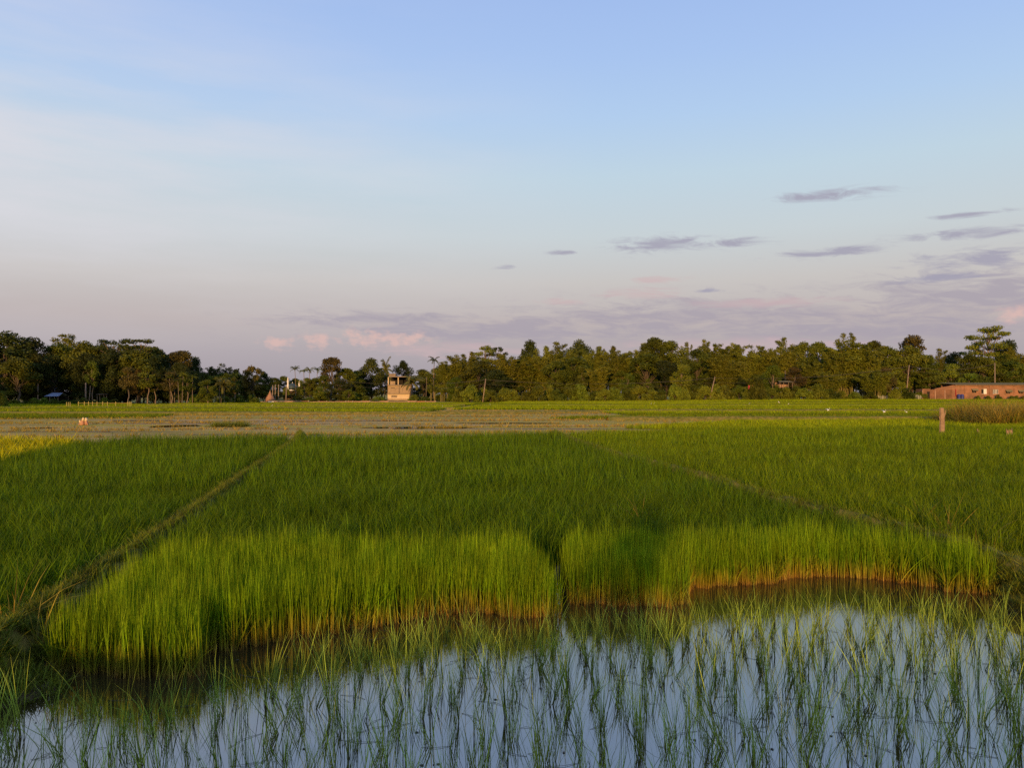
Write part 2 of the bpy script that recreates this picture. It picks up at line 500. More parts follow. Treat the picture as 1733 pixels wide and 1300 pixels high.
BUND_LEFT = [(-4.1, 5.6), (-4.25, 6.76), (-4.62, 8.83), (-5.1, 11.67), (-6.2, 17.2), (-8.2, 27.6), (-9.6, 34.5), (-11, 40)]
BUND_RIGHT = [(6.2, 6.2), (5.75, 7.4), (5.75, 9.6), (5.5, 12.2), (5.16, 13.1), (4.85, 14.9), (4.6, 17.9), (3.4, 24.4), (2.6, 32), (2.2, 40)]


def inside(x, y, poly):
    x = np.asarray(x, float); y = np.asarray(y, float)
    c = np.zeros(x.shape, bool)
    n = len(poly)
    for i in range(n):
        x1, y1 = poly[i]; x2, y2 = poly[(i + 1) % n]
        if y1 == y2: continue
        c ^= ((y1 > y) != (y2 > y)) & (x < (x2 - x1) * (y - y1) / (y2 - y1) + x1)
    return c


def dist_line(x, y, line, closed=False):
    x = np.asarray(x, float); y = np.asarray(y, float)
    d = np.full(x.shape, 1e9)
    n = len(line)
    for i in range(n if closed else n - 1):
        ax, ay = line[i]; bx, by = line[(i + 1) % n]
        L2 = (bx - ax) ** 2 + (by - ay) ** 2 + 1e-12
        t = np.clip(((x - ax) * (bx - ax) + (y - ay) * (by - ay)) / L2, 0, 1)
        d = np.minimum(d, np.hypot(x - ax - t * (bx - ax), y - ay - t * (by - ay)))
    return d


def sstep(a, b, x):
    t = np.clip((np.asarray(x, float) - a) / (b - a), 0, 1)
    return t * t * (3 - 2 * t)


def wob(x, y, s, k=0.0):
    return np.sin(x * s + 1.3 + k) * np.cos(y * s * 1.17 + 0.4 - k) * 0.6 + np.sin(x * s * 2.3 - y * s * 1.9 + 2 * k) * 0.4


def gz(x, y):
    x = np.asarray(x, float); y = np.asarray(y, float)
    z = 0.03 + 0.012 * wob(x, y, 2.1)
    z = z + 0.55 * sstep(150, 192, y) * sstep(10, 70, x) + 0.10 * sstep(90, 140, y)
    d = dist_line(x, y, POND, True)
    ins = inside(x, y, POND)
    z = z - 0.22 * sstep(-0.16, 0.12, np.where(ins, d, -d))
    # road embankment under the photographer
    e = sstep(3.3, 1.25, y) if False else 1 - sstep(1.2, 3.3, y)
    z = np.maximum(z, -0.19 + (0.82 + 0.19) * e + 0.01 * wob(x, y, 3.0))
    return z


NEAR_END = lambda x: np.interp(x, [-40, -17.2, -15.5, -9.3, 0, 14, 30, 60], [22.0, 30.7, 33, 33.5, 36, 42.5, 45, 47])
YELLOW = [(-14.7, 22.0), (-15.9, 26.3), (-17.4, 31.3), (-24, 33.2), (-45, 33.5), (-45, 21)]
F1 = [(7, 49), (16, 44.5), (30, 47), (60, 49), (80, 62), (40, 63), (18, 61)]
F2 = [(12, 78), (60, 77), (110, 78), (120, 92), (10, 92)]
F1B = [(3, 67), (14, 65.5), (60, 66), (62, 75.5), (16, 76), (6, 73)]
L1 = [(-78, 72), (-48, 67), (-33, 71), (-36, 84), (-75, 84)]
FAR_STRIPS = [
    ([(-8, 104), (60, 101), (190, 102), (200, 126), (-6, 127)], 0),
    ([(-6, 129), (200, 128), (215, 155), (-4, 157)], 1),
    ([(-4, 159), (215, 157), (225, 190), (0, 188)], 0),
    ([(-70, 90), (-40, 86), (-10, 88), (-9, 108), (-78, 108)], 1),
    ([(-78, 110), (-9, 110), (-8, 130), (-90, 130)], 0),
    ([(-62, 132), (-8, 132), (-4, 166), (-62, 166)], 1),
    ([(-110, 122), (-80, 122), (-64, 133), (-64, 144), (-115, 138)], 0),
]


def build_ground():
    def axis(fine0, fine1, step, lo, hi, g=1.13):
        a = list(np.arange(fine0, fine1 + 1e-6, step))
        s = step; v = a[-1]
        while v < hi: s *= g; v += s; a.append(v)
        s = step; v = a[0]; b = []
        while v > lo: s *= g; v -= s; b.append(v)
        return np.array(b[::-1] + a)
    xs = axis(-5.5, 6.5, 0.1, -4000, 4000, 1.10)
    ys = axis(1.0, 11.0, 0.1, -60, 6000, 1.05)
    X, Y = np.meshgrid(xs, ys)
    Z = gz(X, Y)
    ny, nx = X.shape
    v = np.stack([X, Y, Z], -1).reshape(-1, 3)
    i = np.arange(ny - 1)[:, None] * nx + np.arange(nx - 1)[None, :]
    f = np.stack([i, i + 1, i + nx + 1, i + nx], -1).reshape(-1, 4)
    me = bpy.data.meshes.new('ground')
    me.from_pydata(v.tolist(), [], f.tolist())
    veg = np.full(X.shape, 0.0)
    veg = np.where(Y > NEAR_END(X), 0.5, veg)
    for poly in [F1, F2, F1B, L1] + [p for p, _ in FAR_STRIPS]:
        veg = np.where(inside(X, Y, poly), 0.85, veg)
    veg = np.where((Y > 192) | ((Y > 140) & (X < -64)), 0.75, veg)
    veg = np.where(Y < 2.6, 0.9, veg)
    at = me.attributes.new('veg', 'FLOAT', 'POINT')
    at.data.foreach_set('value', veg.reshape(-1).astype(np.float32))
    me.polygons.foreach_set('use_smooth', np.ones(len(me.polygons), bool))
    me.materials.append(M['ground'])
    o = put('ground', me)
    tag(o, 'flat muddy paddy land between the fields', kind='structure')


build_ground()


def sheet(name, poly, z, mat, label):
    me = bpy.data.meshes.new(name)
    bm = bmesh.new()
    bm.faces.new([bm.verts.new((x, y, z)) for x, y in poly])
    bm.normal_update()
    for f in bm.faces:
        if f.normal.z < 0: f.normal_flip()
    bm.to_mesh(me); bm.free()
    me.materials.append(mat)
    return tag(put(name, me), label, kind='structure')


sheet('water', [(-9.5, 2.3), (9.5, 2.3), (9.5, 10.0), (-9.5, 10.0)], 0.0, M['water'], 'still paddy water mirroring the evening sky')
M_ROAD = sheet('road', [(-60, -6.5), (60, -6.5), (60, 0.3), (-60, 0.3)], 0.842, M['asphalt'], 'narrow asphalt road on the embankment')


def puddle(px0, px1, py, D, depth, seed):
    r = np.random.default_rng(seed)
    cx, w = XD((px0 + px1) / 2, D), XD(px1, D) / 2 - XD(px0, D) / 2
    pts = []
    for k in range(26):
        a = 2 * math.pi * k / 26
        q = 0.75 + 0.35 * r.random()
        pts.append((cx + w * q * math.cos(a), D + depth * q * math.sin(a)))
    z = float(np.max(gz(np.array([p[0] for p in pts]), np.array([p[1] for p in pts])))) + 0.006
    sheet('puddle', pts, z, M['water'], 'shallow puddle on the fallow field')


for i, a in enumerate([(255, 335, 722, 53, 2.2), (40, 90, 726, 50, 0.9), (610, 800, 726, 50.5, 1.6), (760, 960, 717, 58, 1.0),
                       (640, 700, 712, 64, 1.0), (430, 470, 725, 51, 0.7), (1400, 1610, 706, 74, 1.6), (960, 1040, 708, 70, 0.9),
                       (180, 300, 712, 64, 0.8), (700, 900, 705, 76, 1.2)]):
    puddle(*a, seed=40 + i)


def bund(name, line, w, h, mat, label, step=0.25):
    pts = []
    for (ax, ay), (bx, by) in zip(line[:-1], line[1:]):
        n = max(1, int(math.hypot(bx - ax, by - ay) / step))
        for k in range(n): pts.append((ax + (bx - ax) * k / n, ay + (by - ay) * k / n))
    pts.append(line[-1]); pts = np.array(pts)
    for _ in range(6): pts[1:-1] = (pts[:-2] + pts[1:-1] * 2 + pts[2:]) / 4
    tan = np.gradient(pts, axis=0); tan /= np.linalg.norm(tan, axis=1)[:, None]
    nrm = np.stack([-tan[:, 1], tan[:, 0]], -1)
    r = np.random.default_rng(len(pts))
    prof = [(-1.5, -0.12), (-1.0, 0.35), (-0.6, 0.85), (-0.2, 1.0), (0.25, 0.97), (0.62, 0.8), (1.0, 0.3), (1.5, -0.12)]
    V = []
    base = gz(pts[:, 0], pts[:, 1])
    for j, (u, q) in enumerate(prof):
        jit = r.normal(0, 0.05, len(pts)) * w
        p = pts + nrm * (u * w + jit)[:, None]
        V.append(np.column_stack([p, np.maximum(base, 0.02) + h * q * (0.85 + 0.3 * r.random(len(pts)))]))
    V = np.stack(V, 1); n, m = V.shape[:2]
    i = np.arange(n - 1)[:, None] * m + np.arange(m - 1)[None, :]
    f = np.stack([i, i + m, i + m + 1, i + 1], -1).reshape(-1, 4)
    me = bpy.data.meshes.new(name); me.from_pydata(V.reshape(-1, 3).tolist(), [], f.tolist())
    me.polygons.foreach_set('use_smooth', np.ones(len(me.polygons), bool)); me.materials.append(mat)
    return tag(put(name, me), label, kind='structure')


bund('bund', BUND_LEFT, 0.15, 0.30, M['bund'], 'earth bund between the left rice field and the seedbed')
bund('bund', BUND_RIGHT, 0.15, 0.37, M['bund'], 'earth bund curving between the middle and right rice fields')
for ln in ([(12, 93.5), (60, 93.2), (125, 93)], [(-6, 127.8), (60, 127.2), (200, 127)], [(-4, 158), (215, 156)], [(-78, 109), (-8, 109)], [(-62, 131), (-8, 131)], [(8, 64.5), (40, 65), (85, 64)], [(-75, 85), (-40, 82), (0, 84), (10, 90)]):
    bund('bund', ln, 0.7, 0.32, M['bund'], 'low grassy bund between far fields', 2.5)


# ------------------------------------------------------------------ grass: blades, tufts, scattering
def blades(n, h, w, spread, lean, bend, segs=4, seed=0, hvar=0.2, rmax=1.0, square=False, droop=0.3):
    r = np.random.default_rng(seed)
    mb = MB()
    for _ in range(n):
        if square: bx, by = r.uniform(-spread, spread, 2)
        else:
            a = r.uniform(0, 2 * math.pi); q = spread * math.sqrt(r.random()); bx, by = q * math.cos(a), q * math.sin(a)
        ph = r.uniform(0, 2 * math.pi)
        hh = h * (1 + hvar * r.normal()); hh = max(hh, h * 0.4)
        ln = abs(r.normal(lean, lean * 0.5)); bd = abs(r.normal(bend, bend * 0.6))
        s = np.linspace(0, 1, segs + 1)
        out = hh * (ln * s + bd * s ** 2.3)
        z = hh * (s * (1 - 0.15 * ln) - droop * bd * s ** 3)
        tw = ph + math.pi / 2 + r.normal(0, 0.7)
        ww = w * (0.55 + 0.6 * np.sin(np.clip(s * 1.15 + 0.25, 0, 1) * math.pi) ** 0.8) * np.where(s > 0.999, 0.05, 1) * r.uniform(0.7, 1.25)
        c = np.stack([bx + out * math.cos(ph), by + out * math.sin(ph), z], -1)
        d = np.array([math.cos(tw), math.sin(tw), 0.0])
        v = np.empty((2 * (segs + 1), 3))
        v[0::2] = c - d * ww[:, None] / 2; v[1::2] = c + d * ww[:, None] / 2
        f = [[2 * i, 2 * i + 1, 2 * i + 3, 2 * i + 2] for i in range(segs)]
        mb.add(v, f, np.repeat(s, 2) * rmax, r.random())
    return mb


SRC = {}


def source(key, variants, mat):
    """meshes for scattering, kept in a collection of their own outside the scene"""
    c = bpy.data.collections.new('scatter_' + key)
    for i, mb in enumerate(variants):
        me = mb.mesh('%s_%02d' % (key, i)); me.materials.append(mat)
        o = bpy.data.objects.new('%s_%02d' % (key, i), me)
        c.objects.link(o)
    SRC[key] = (c, len(variants))


def scatter(name, key, pts, scale, tilt, label, seed, cat=None, hscale=None):
    r = np.random.default_rng(seed)
    col, nv = SRC[key]
    n = len(pts)
    me = bpy.data.meshes.new(name)
    me.from_pydata(pts.tolist(), [], [])
    s = np.broadcast_to(np.asarray(scale, float), (n,)) * r.uniform(0.85, 1.15, n)
    hz = s * (np.ones(n) if hscale is None else hscale)
    sc = np.stack([s, s, hz], -1)
    rot = np.stack([r.normal(0, tilt, n), r.normal(0, tilt, n), r.uniform(0, 2 * math.pi, n)], -1)
    for nm, typ, arr, key2 in (('scl', 'FLOAT_VECTOR', sc, 'vector'), ('rot', 'FLOAT_VECTOR', rot, 'vector')):
        at = me.attributes.new(nm, typ, 'POINT'); at.data.foreach_set(key2, arr.reshape(-1).astype(np.float32))
    at = me.attributes.new('idx', 'INT', 'POINT'); at.data.foreach_set('value', r.integers(0, nv, n).astype(np.int32))
    o = put(name, me)
    ng = bpy.data.node_groups.new(name + '_nodes', 'GeometryNodeTree')
    ng.interface.new_socket('Geometry', in_out='INPUT', socket_type='NodeSocketGeometry')
    ng.interface.new_socket('Geometry', in_out='OUTPUT', socket_type='NodeSocketGeometry')
    N, L = ng.nodes, ng.links
    gi = N.new('NodeGroupInput'); go = N.new('NodeGroupOutput')
    ci = N.new('GeometryNodeCollectionInfo'); ci.inputs['Collection'].default_value = col
    ci.inputs['Separate Children'].default_value = True; ci.inputs['Reset Children'].default_value = True
    iop = N.new('GeometryNodeInstanceOnPoints'); iop.inputs['Pick Instance'].default_value = True

    def na(nm, typ):
        k = N.new('GeometryNodeInputNamedAttribute'); k.data_type = typ; k.inputs[0].default_value = nm
        return k.outputs[0]
    e2r = N.new('FunctionNodeEulerToRotation')
    L.new(na('rot', 'FLOAT_VECTOR'), e2r.inputs[0]); L.new(e2r.outputs[0], iop.inputs['Rotation'])
    L.new(na('scl', 'FLOAT_VECTOR'), iop.inputs['Scale']); L.new(na('idx', 'INT'), iop.inputs['Instance Index'])
    L.new(gi.outputs[0], iop.inputs['Points']); L.new(ci.outputs[0], iop.inputs['Instance'])
    L.new(iop.outputs[0], go.inputs[0])
    md = o.modifiers.new('scatter', 'NODES'); md.node_group = ng
    return tag(o, label, cat, kind='stuff')


def jgrid(x0, x1, y0, y1, step, seed, jit=0.42):
    r = np.random.default_rng(seed)
    xs = np.arange(x0, x1, step); ys = np.arange(y0, y1, step)
    X, Y = np.meshgrid(xs, ys)
    X = X.ravel() + r.uniform(-jit, jit, X.size) * step; Y = Y.ravel() + r.uniform(-jit, jit, Y.size) * step
    return X, Y


def view(x, y, m=4.0):
    return np.abs(x) < 0.70 * y + m


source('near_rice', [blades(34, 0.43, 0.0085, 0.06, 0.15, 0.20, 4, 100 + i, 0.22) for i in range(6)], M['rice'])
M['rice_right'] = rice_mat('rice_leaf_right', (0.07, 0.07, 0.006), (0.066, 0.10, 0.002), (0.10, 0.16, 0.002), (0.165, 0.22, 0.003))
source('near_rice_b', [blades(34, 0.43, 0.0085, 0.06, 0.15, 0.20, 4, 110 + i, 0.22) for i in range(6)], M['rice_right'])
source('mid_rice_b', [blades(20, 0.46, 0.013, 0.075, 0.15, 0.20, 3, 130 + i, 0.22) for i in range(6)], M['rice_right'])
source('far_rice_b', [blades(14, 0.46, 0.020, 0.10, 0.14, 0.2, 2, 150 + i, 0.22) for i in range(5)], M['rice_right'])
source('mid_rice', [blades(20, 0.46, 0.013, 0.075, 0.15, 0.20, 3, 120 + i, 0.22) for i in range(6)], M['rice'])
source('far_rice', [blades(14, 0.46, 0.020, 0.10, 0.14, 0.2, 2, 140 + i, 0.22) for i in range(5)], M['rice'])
source('bright_rice', [blades(18, 0.34, 0.03, 0.24, 0.10, 0.15, 2, 160 + i, 0.15) for i in range(5)], M['rice_bright'])
M['rice_mid'] = rice_mat('rice_leaf_mid', (0.08, 0.085, 0.004), (0.09, 0.12, 0.003), (0.125, 0.175, 0.003), (0.17, 0.215, 0.004), 0.3, 0.06)
source('mid_bright', [blades(18, 0.34, 0.03, 0.24, 0.10, 0.15, 2, 165 + i, 0.15) for i in range(5)], M['rice_mid'])
source('yellow_rice', [blades(14, 0.5, 0.03, 0.13, 0.14, 0.25, 2, 170 + i, 0.2) for i in range(4)], M['rice_yellow'])
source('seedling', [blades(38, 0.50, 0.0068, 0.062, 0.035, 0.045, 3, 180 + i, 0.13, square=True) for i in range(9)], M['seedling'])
source('flopped', [blades(9, 0.42, 0.006, 0.03, 0.22, 0.3, 4, 190 + i, 0.3) for i in range(5)], M['seedling'])
source('weed', [blades(22, 0.085, 0.006, 0.05, 0.35, 0.45, 3, 200 + i, 0.45) for i in range(5)], M['weed'])
source('stubble', [blades(12, 0.13, 0.02, 0.16, 0.3, 0.3, 2, 210 + i, 0.4) for i in range(4)], M['drygrass'])
source('tallweed', [blades(14, 0.55, 0.008, 0.05, 0.2, 0.4, 4, 220 + i, 0.25) for i in range(3)], M['drygrass'])

pond_pad = POND


def rice_field(name, test, label, seed, sfx=''):
    xs, ys, zs, hs = [], [], [], []
    X, Y = [], []
    for key, y0, y1, st in (('near_rice', 5.4, 16, 0.145), ('mid_rice', 16, 27, 0.17), ('far_rice', 27, 47, 0.21)):
        x, y = jgrid(-0.70 * y1 - 5, 0.70 * y1 + 5, y0, y1, st, seed + int(y0), 0.30)
        k = test(x, y) & view(x, y, 3.0)
        x, y = x[k], y[k]
        k = ~inside(x, y, POND) & ~inside(x, y, BED_LEFT) & ~inside(x, y, BED_RIGHT)
        k &= (dist_line(x, y, BUND_LEFT) > 0.22) & (dist_line(x, y, BUND_RIGHT) > 0.24)
        k &= (dist_line(x, y, BED_LEFT, True) > 0.22) & (dist_line(x, y, BED_RIGHT, True) > 0.20)
        x, y = x[k], y[k]
        if not len(x): continue
        z = gz(x, y) - 0.01
        hh = 1.0 + 0.14 * wob(x, y, 0.9) + 0.1 * wob(x, y, 0.23, 1.0)
        scatter(name, key + sfx, np.stack([x, y, z], -1), hh, 0.07, label, seed + 1)


def side_of(line, x, y):
    lx = np.interp(y, [p[1] for p in line], [p[0] for p in line])
    return x - lx


rice_field('rice_field', lambda x, y: (side_of(BUND_LEFT, x, y) < 0) & (y < NEAR_END(x)) & (y > 5.6) & ~inside(x, y, YELLOW),
           'dense green rice left of the diagonal earth bund', 300)
rice_field('rice_field', lambda x, y: (side_of(BUND_LEFT, x, y) > 0) & (side_of(BUND_RIGHT, x, y) < 0) & (y < NEAR_END(x)) & (y > 9.3),
           'dense green rice filling the field between the two bunds', 310)
rice_field('rice_field', lambda x, y: (side_of(BUND_RIGHT, x, y) > 0) & (y < NEAR_END(x)) & (y > 6.8),
           'dense green rice right of the curving bund', 320, '_b')


def far_field(key, poly, step, label, seed, sc=1.0):
    a = np.array(poly)
    x, y = jgrid(a[:, 0].min(), a[:, 0].max(), a[:, 1].min(), a[:, 1].max(), step, seed)
    k = inside(x, y, poly) & view(x, y, 8)
    x, y = x[k], y[k]
    pts = np.stack([x, y, gz(x, y) - 0.01], -1)
    hh = sc * (1 + 0.10 * wob(x, y, 0.3))
    if key != 'bright_rice' or a[:, 1].max() < 70:
        scatter('rice_field', key, pts, hh, 0.06, label, seed); return
    u = (y + 0.04 * x + 1.5 * np.sin(x * 0.05)) / 6.5
    band = np.floor(u).astype(int)
    dark = (np.sin(band * 12.9898 + seed) * 43758.5) % 1.0 > 0.55
    edge = (u - band) < 0.07
    scatter('rice_field', key, pts[~dark & ~edge], hh[~dark & ~edge], 0.06, label, seed)
    if (dark & ~edge).any(): scatter('rice_field', 'mid_bright', pts[dark & ~edge], 0.8 * hh[dark & ~edge], 0.06, 'darker ' + label, seed + 50)


far_field('yellow_rice', YELLOW, 0.24, 'ripening yellow rice patch beside the fallow field', 330)
far_field('bright_rice', F1, 0.42, 'short bright green rice behind the wooden post', 331, 0.9)
far_field('mid_bright', F1B, 0.5, 'low dull green rice strip before the long puddle', 333, 0.7)
far_field('mid_bright', L1, 0.55, 'low dull green rice plot near the thin-posted fence', 334, 0.7)
far_field('bright_rice', F2, 0.55, 'bright green rice strip beyond the long puddle', 332)
for i, (poly, q) in enumerate(FAR_STRIPS):
    far_field('bright_rice', poly, 0.6, ['bright green rice strip in front of the tree line', 'yellow-green rice strip in front of the tree line'][q], 340 + i, 1.1 + 0.15 * q)


def bed(name, poly, label, seed):
    a = np.array(poly)
    x, y = jgrid(a[:, 0].min() - .1, a[:, 0].max() + .1, a[:, 1].min() - .1, a[:, 1].max() + .1, 0.088, seed)
    k = inside(x, y, poly); x, y = x[k], y[k]
    hh = 1.0 + 0.13 * wob(x, y, 2.3) + 0.08 * wob(x, y, 7.0)
    scatter(name, 'seedling', np.stack([x, y, np.maximum(gz(x, y), 0.0) - 0.03], -1), 1.0, 0.05, label, seed, hscale=hh)


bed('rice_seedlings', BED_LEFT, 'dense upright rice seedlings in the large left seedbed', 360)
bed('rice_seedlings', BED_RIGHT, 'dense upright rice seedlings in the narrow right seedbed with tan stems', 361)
_c = []
_rr = random.Random(3)
for ln_ in (LEFT_FRONT, RIGHT_FRONT):
    for _k in range(46):
        _i = _rr.randrange(len(ln_) - 1); _u = _rr.random()
        _c.append((ln_[_i][0] * (1 - _u) + ln_[_i + 1][0] * _u, ln_[_i][1] * (1 - _u) + ln_[_i + 1][1] * _u + _rr.uniform(-.05, .08), -0.02))
for (px, py) in [(872, 1042), (885, 1045), (900, 1046), (935, 1044), (975, 1020), (120, 1137), (1680, 1004), (1640, 1001)]:
    _c.append((*P(px, py - 6), -0.01))
scatter('rice_seedlings', 'flopped', np.array(_c), 1.0, 0.1, 'loose rice seedlings flopping outward at the seedbed edges', 362)

# weeds on the bunds and banks
_w = []
for line, wd, n in ((BUND_LEFT, 0.18, 3000), (BUND_RIGHT, 0.18, 3000)):
    l = np.array(line); seg = np.hypot(*np.diff(l, axis=0).T); cum = np.concatenate([[0], np.cumsum(seg)])
    t = rng.random(n) ** 1.5 * cum[-1]
    x = np.interp(t, cum, l[:, 0]) + rng.normal(0, wd * 0.6, n); y = np.interp(t, cum, l[:, 1])
    d = dist_line(x, y, line)
    keep = rng.random(n) < (0.5 + 0.5 * (d > 0.12))
    x, y, d = x[keep], y[keep], d[keep]
    _w.append(np.stack([x, y, 0.04 + 0.32 * np.clip(1.15 - d / 0.28, 0, 1)], -1))
x, y = jgrid(-6.5, -3.3, 5.0, 7.6, 0.07, 401)
k = ~inside(x, y, POND) & (dist_line(x, y, BED_LEFT, True) > 0.05) & ~inside(x, y, BED_LEFT) & (side_of(BUND_LEFT, x, y) > -0.5)
_w.append(np.stack([x[k], y[k], gz(x[k], y[k]) + 0.02], -1))
x, y = jgrid(5.3, 7.5, 6.4, 11.5, 0.06, 402)
k = ~inside(x, y, POND) & ~inside(x, y, BED_RIGHT) & (side_of(BUND_RIGHT, x, y) < 0.4)
d = dist_line(x, y, BUND_RIGHT)
_w.append(np.stack([x[k], y[k], gz(x[k], y[k]) + 0.02 + 0.30 * np.clip(1.1 - d[k] / 0.28, 0, 1)], -1))
x, y = jgrid(-14, 14, 0.5, 3.4, 0.16, 403)
_w.append(np.stack([x, y, gz(x, y)], -1))
scatter('bund_grass', 'weed', np.concatenate(_w), 1.0, 0.15, 'short weeds and grass on the earth bunds and banks', 404)
_t = []
for (px, py, z) in [(1600, 925, .1), (1612, 930, .1), (1560, 905, .1), (1650, 950, .1), (12, 1085, .15), (30, 1075, .15), (70, 1095, .15), (1085, 905, .05), (1680, 965, .1)]:
    X_, Y_ = P(px, py, z); _t.append((X_, Y_, 0.12))
scatter('tall_grass', 'tallweed', np.array(_t), 1.0, 0.1, 'few tall straw-coloured grass stalks on the bunds', 405)
# stubble on the fallow land
x, y = jgrid(-75, 75, 33, 104, 0.55, 406)
k = (y > NEAR_END(x) + 0.5) & view(x, y, 5) & ~inside(x, y, YELLOW) & ~inside(x, y, F1) & ~inside(x, y, F2) & ~inside(x, y, F1B) & ~inside(x, y, L1)
for p, _ in FAR_STRIPS: k &= ~inside(x, y, p)
k &= (wob(x * 0.35, y * 2.0, 0.25) + 0.4 * wob(x * 0.5, y, 0.9, 2.0) + rng.normal(0, 0.2, len(x))) > 0.3
scatter('stubble_grass', 'stubble', np.stack([x[k], y[k], gz(x[k], y[k])], -1), 1.0 + 0.4 * rng.random(k.sum()), 0.1, 'dry stubble and low grass on the fallow field', 407)

# ------------------------------------------------------------------ trees
def leaves(mb, c, r3, n, ls, lw, r, rv, flat=0.5, aspect_up=0.3):
    """n leaf-sized rhombs spread through an ellipsoid clump at c with radii r3"""
    d = r.normal(size=(n, 3)); d /= np.linalg.norm(d, axis=1)[:, None]
    q = r.random(n) ** 0.45
    p = np.asarray(c) + d * q[:, None] * np.asarray(r3)
    nrm = d * (1 - flat) + r.normal(size=(n, 3)) * 0.55 + np.array([0, 0, aspect_up])
    nrm /= np.linalg.norm(nrm, axis=1)[:, None]
    t = np.cross(nrm, r.normal(size=(n, 3))); t /= np.linalg.norm(t, axis=1)[:, None] + 1e-9
    b = np.cross(nrm, t)
    L = ls * r.uniform(0.6, 1.35, n)[:, None]; W = lw * r.uniform(0.6, 1.35, n)[:, None]
    v = np.stack([p - t * L / 2, p + b * W / 2 - t * L * 0.05, p + t * L / 2 - nrm * L * 0.12, p - b * W / 2 - t * L * 0.05], 1).reshape(-1, 3)
    f = np.arange(4 * n).reshape(-1, 4)
    val = np.clip(rv + r.normal(0, 0.16, n), 0, 1)
    mb.add(v, f, np.repeat(val, 4))


def limb(mb, a, b, r0, r1, r, sides=5, sag=0.1):
    a = np.asarray(a, float); b = np.asarray(b, float)
    s = np.linspace(0, 1, 6)[:, None]
    p = a + (b - a) * s + np.array([0, 0, 1.0]) * (np.sin(s * math.pi) * sag * np.linalg.norm(b - a)) * (r.random() - 0.3)
    p[1:-1] += r.normal(0, 0.03, (4, 3)) * np.linalg.norm(b - a)
    mb.tube(p, np.linspace(r0, r1, 6), sides)


def broad(seed, Ht=12.0, W=8.0, base=0.25, n=34, clump=1.35, nl=190, ls=0.42, trunk=0.22, top=1.0, flatc=0.75, mat='leaf_mid', bark='bark', low=False):
    r = np.random.default_rng(seed)
    tr, cr = MB(), MB()
    cz0, cz1 = Ht * base, Ht
    C = []
    for i in range(n):
        a = r.uniform(0, 2 * math.pi); u = r.random()
        z = cz0 + (cz1 - cz0) * u
        # radius profile of the crown
        prof = math.sqrt(max(0.0, 1 - abs(2 * (u * 0.93 + 0.02) - 0.9) ** 2.6)) if not low else math.sqrt(max(0.05, 1 - u ** 2.2))
        q = (W / 2 - clump * 0.5) * prof * (0.35 + 0.65 * math.sqrt(r.random())) * r.uniform(0.8, 1.12)
        C.append((q * math.cos(a), q * math.sin(a), z - clump * 0.4 * u))
    C.append((0, 0, Ht - clump * 0.6))
    for i, c in enumerate(C):
        k = clump * r.uniform(0.65, 1.3)
        leaves(cr, c, (k, k, k * flatc), int(nl * (k / clump) ** 2), ls, ls * 0.62, r, r.uniform(0.15, 0.85))
    hb = Ht * base
    limb(tr, (0, 0, -0.3), (r.normal(0, .25), r.normal(0, .25), hb + 0.25 * (Ht - hb)), trunk * 1.25, trunk * 0.75, r, 8, 0.0)
    limb(tr, (0, 0, hb + 0.22 * (Ht - hb)), (0, 0, Ht * 0.86), trunk * 0.7, trunk * 0.15, r, 6, 0.0)
    for c in C[::2]:
        s0 = hb * 0.8 + (c[2] - hb * 0.8) * 0.35
        limb(tr, (0, 0, max(0.2, s0)), c, trunk * 0.38, trunk * 0.07, r)
    return tr, cr, mat, bark, Ht, W


def umbrella(seed, Ht=14.0, W=9.0, mat='leaf_mid'):
    r = np.random.default_rng(seed)
    tr, cr = MB(), MB()
    limb(tr, (0, 0, -0.3), (0.3, 0.2, Ht * 0.62), 0.26, 0.17, r, 8, 0.0)
    for lv, (zf, wf, m) in enumerate([(0.62, 0.55, 5), (0.74, 0.95, 9), (0.86, 1.0, 10), (0.96, 0.65, 6)]):
        for i in range(m):
            a = 2 * math.pi * (i + r.random() * 0.7) / m
            q = W / 2 * wf * r.uniform(0.45, 0.95)
            c = (q * math.cos(a), q * math.sin(a), Ht * zf + r.normal(0, 0.3))
            limb(tr, (0.3 * zf, 0.2 * zf, Ht * (0.5 + 0.1 * lv * 0.8)), c, 0.10, 0.03, r, 5, 0.15)
            k = r.uniform(0.8, 1.4)
            leaves(cr, c, (k * 1.25, k * 1.25, k * 0.42), 120, 0.40, 0.24, r, r.uniform(0.2, 0.9), 0.3, 0.7)
    limb(tr, (0.3, 0.2, Ht * 0.6), (0.2, 0.1, Ht * 0.95), 0.16, 0.04, r, 6, 0.0)
    return tr, cr, mat, 'bark_pale', Ht, W


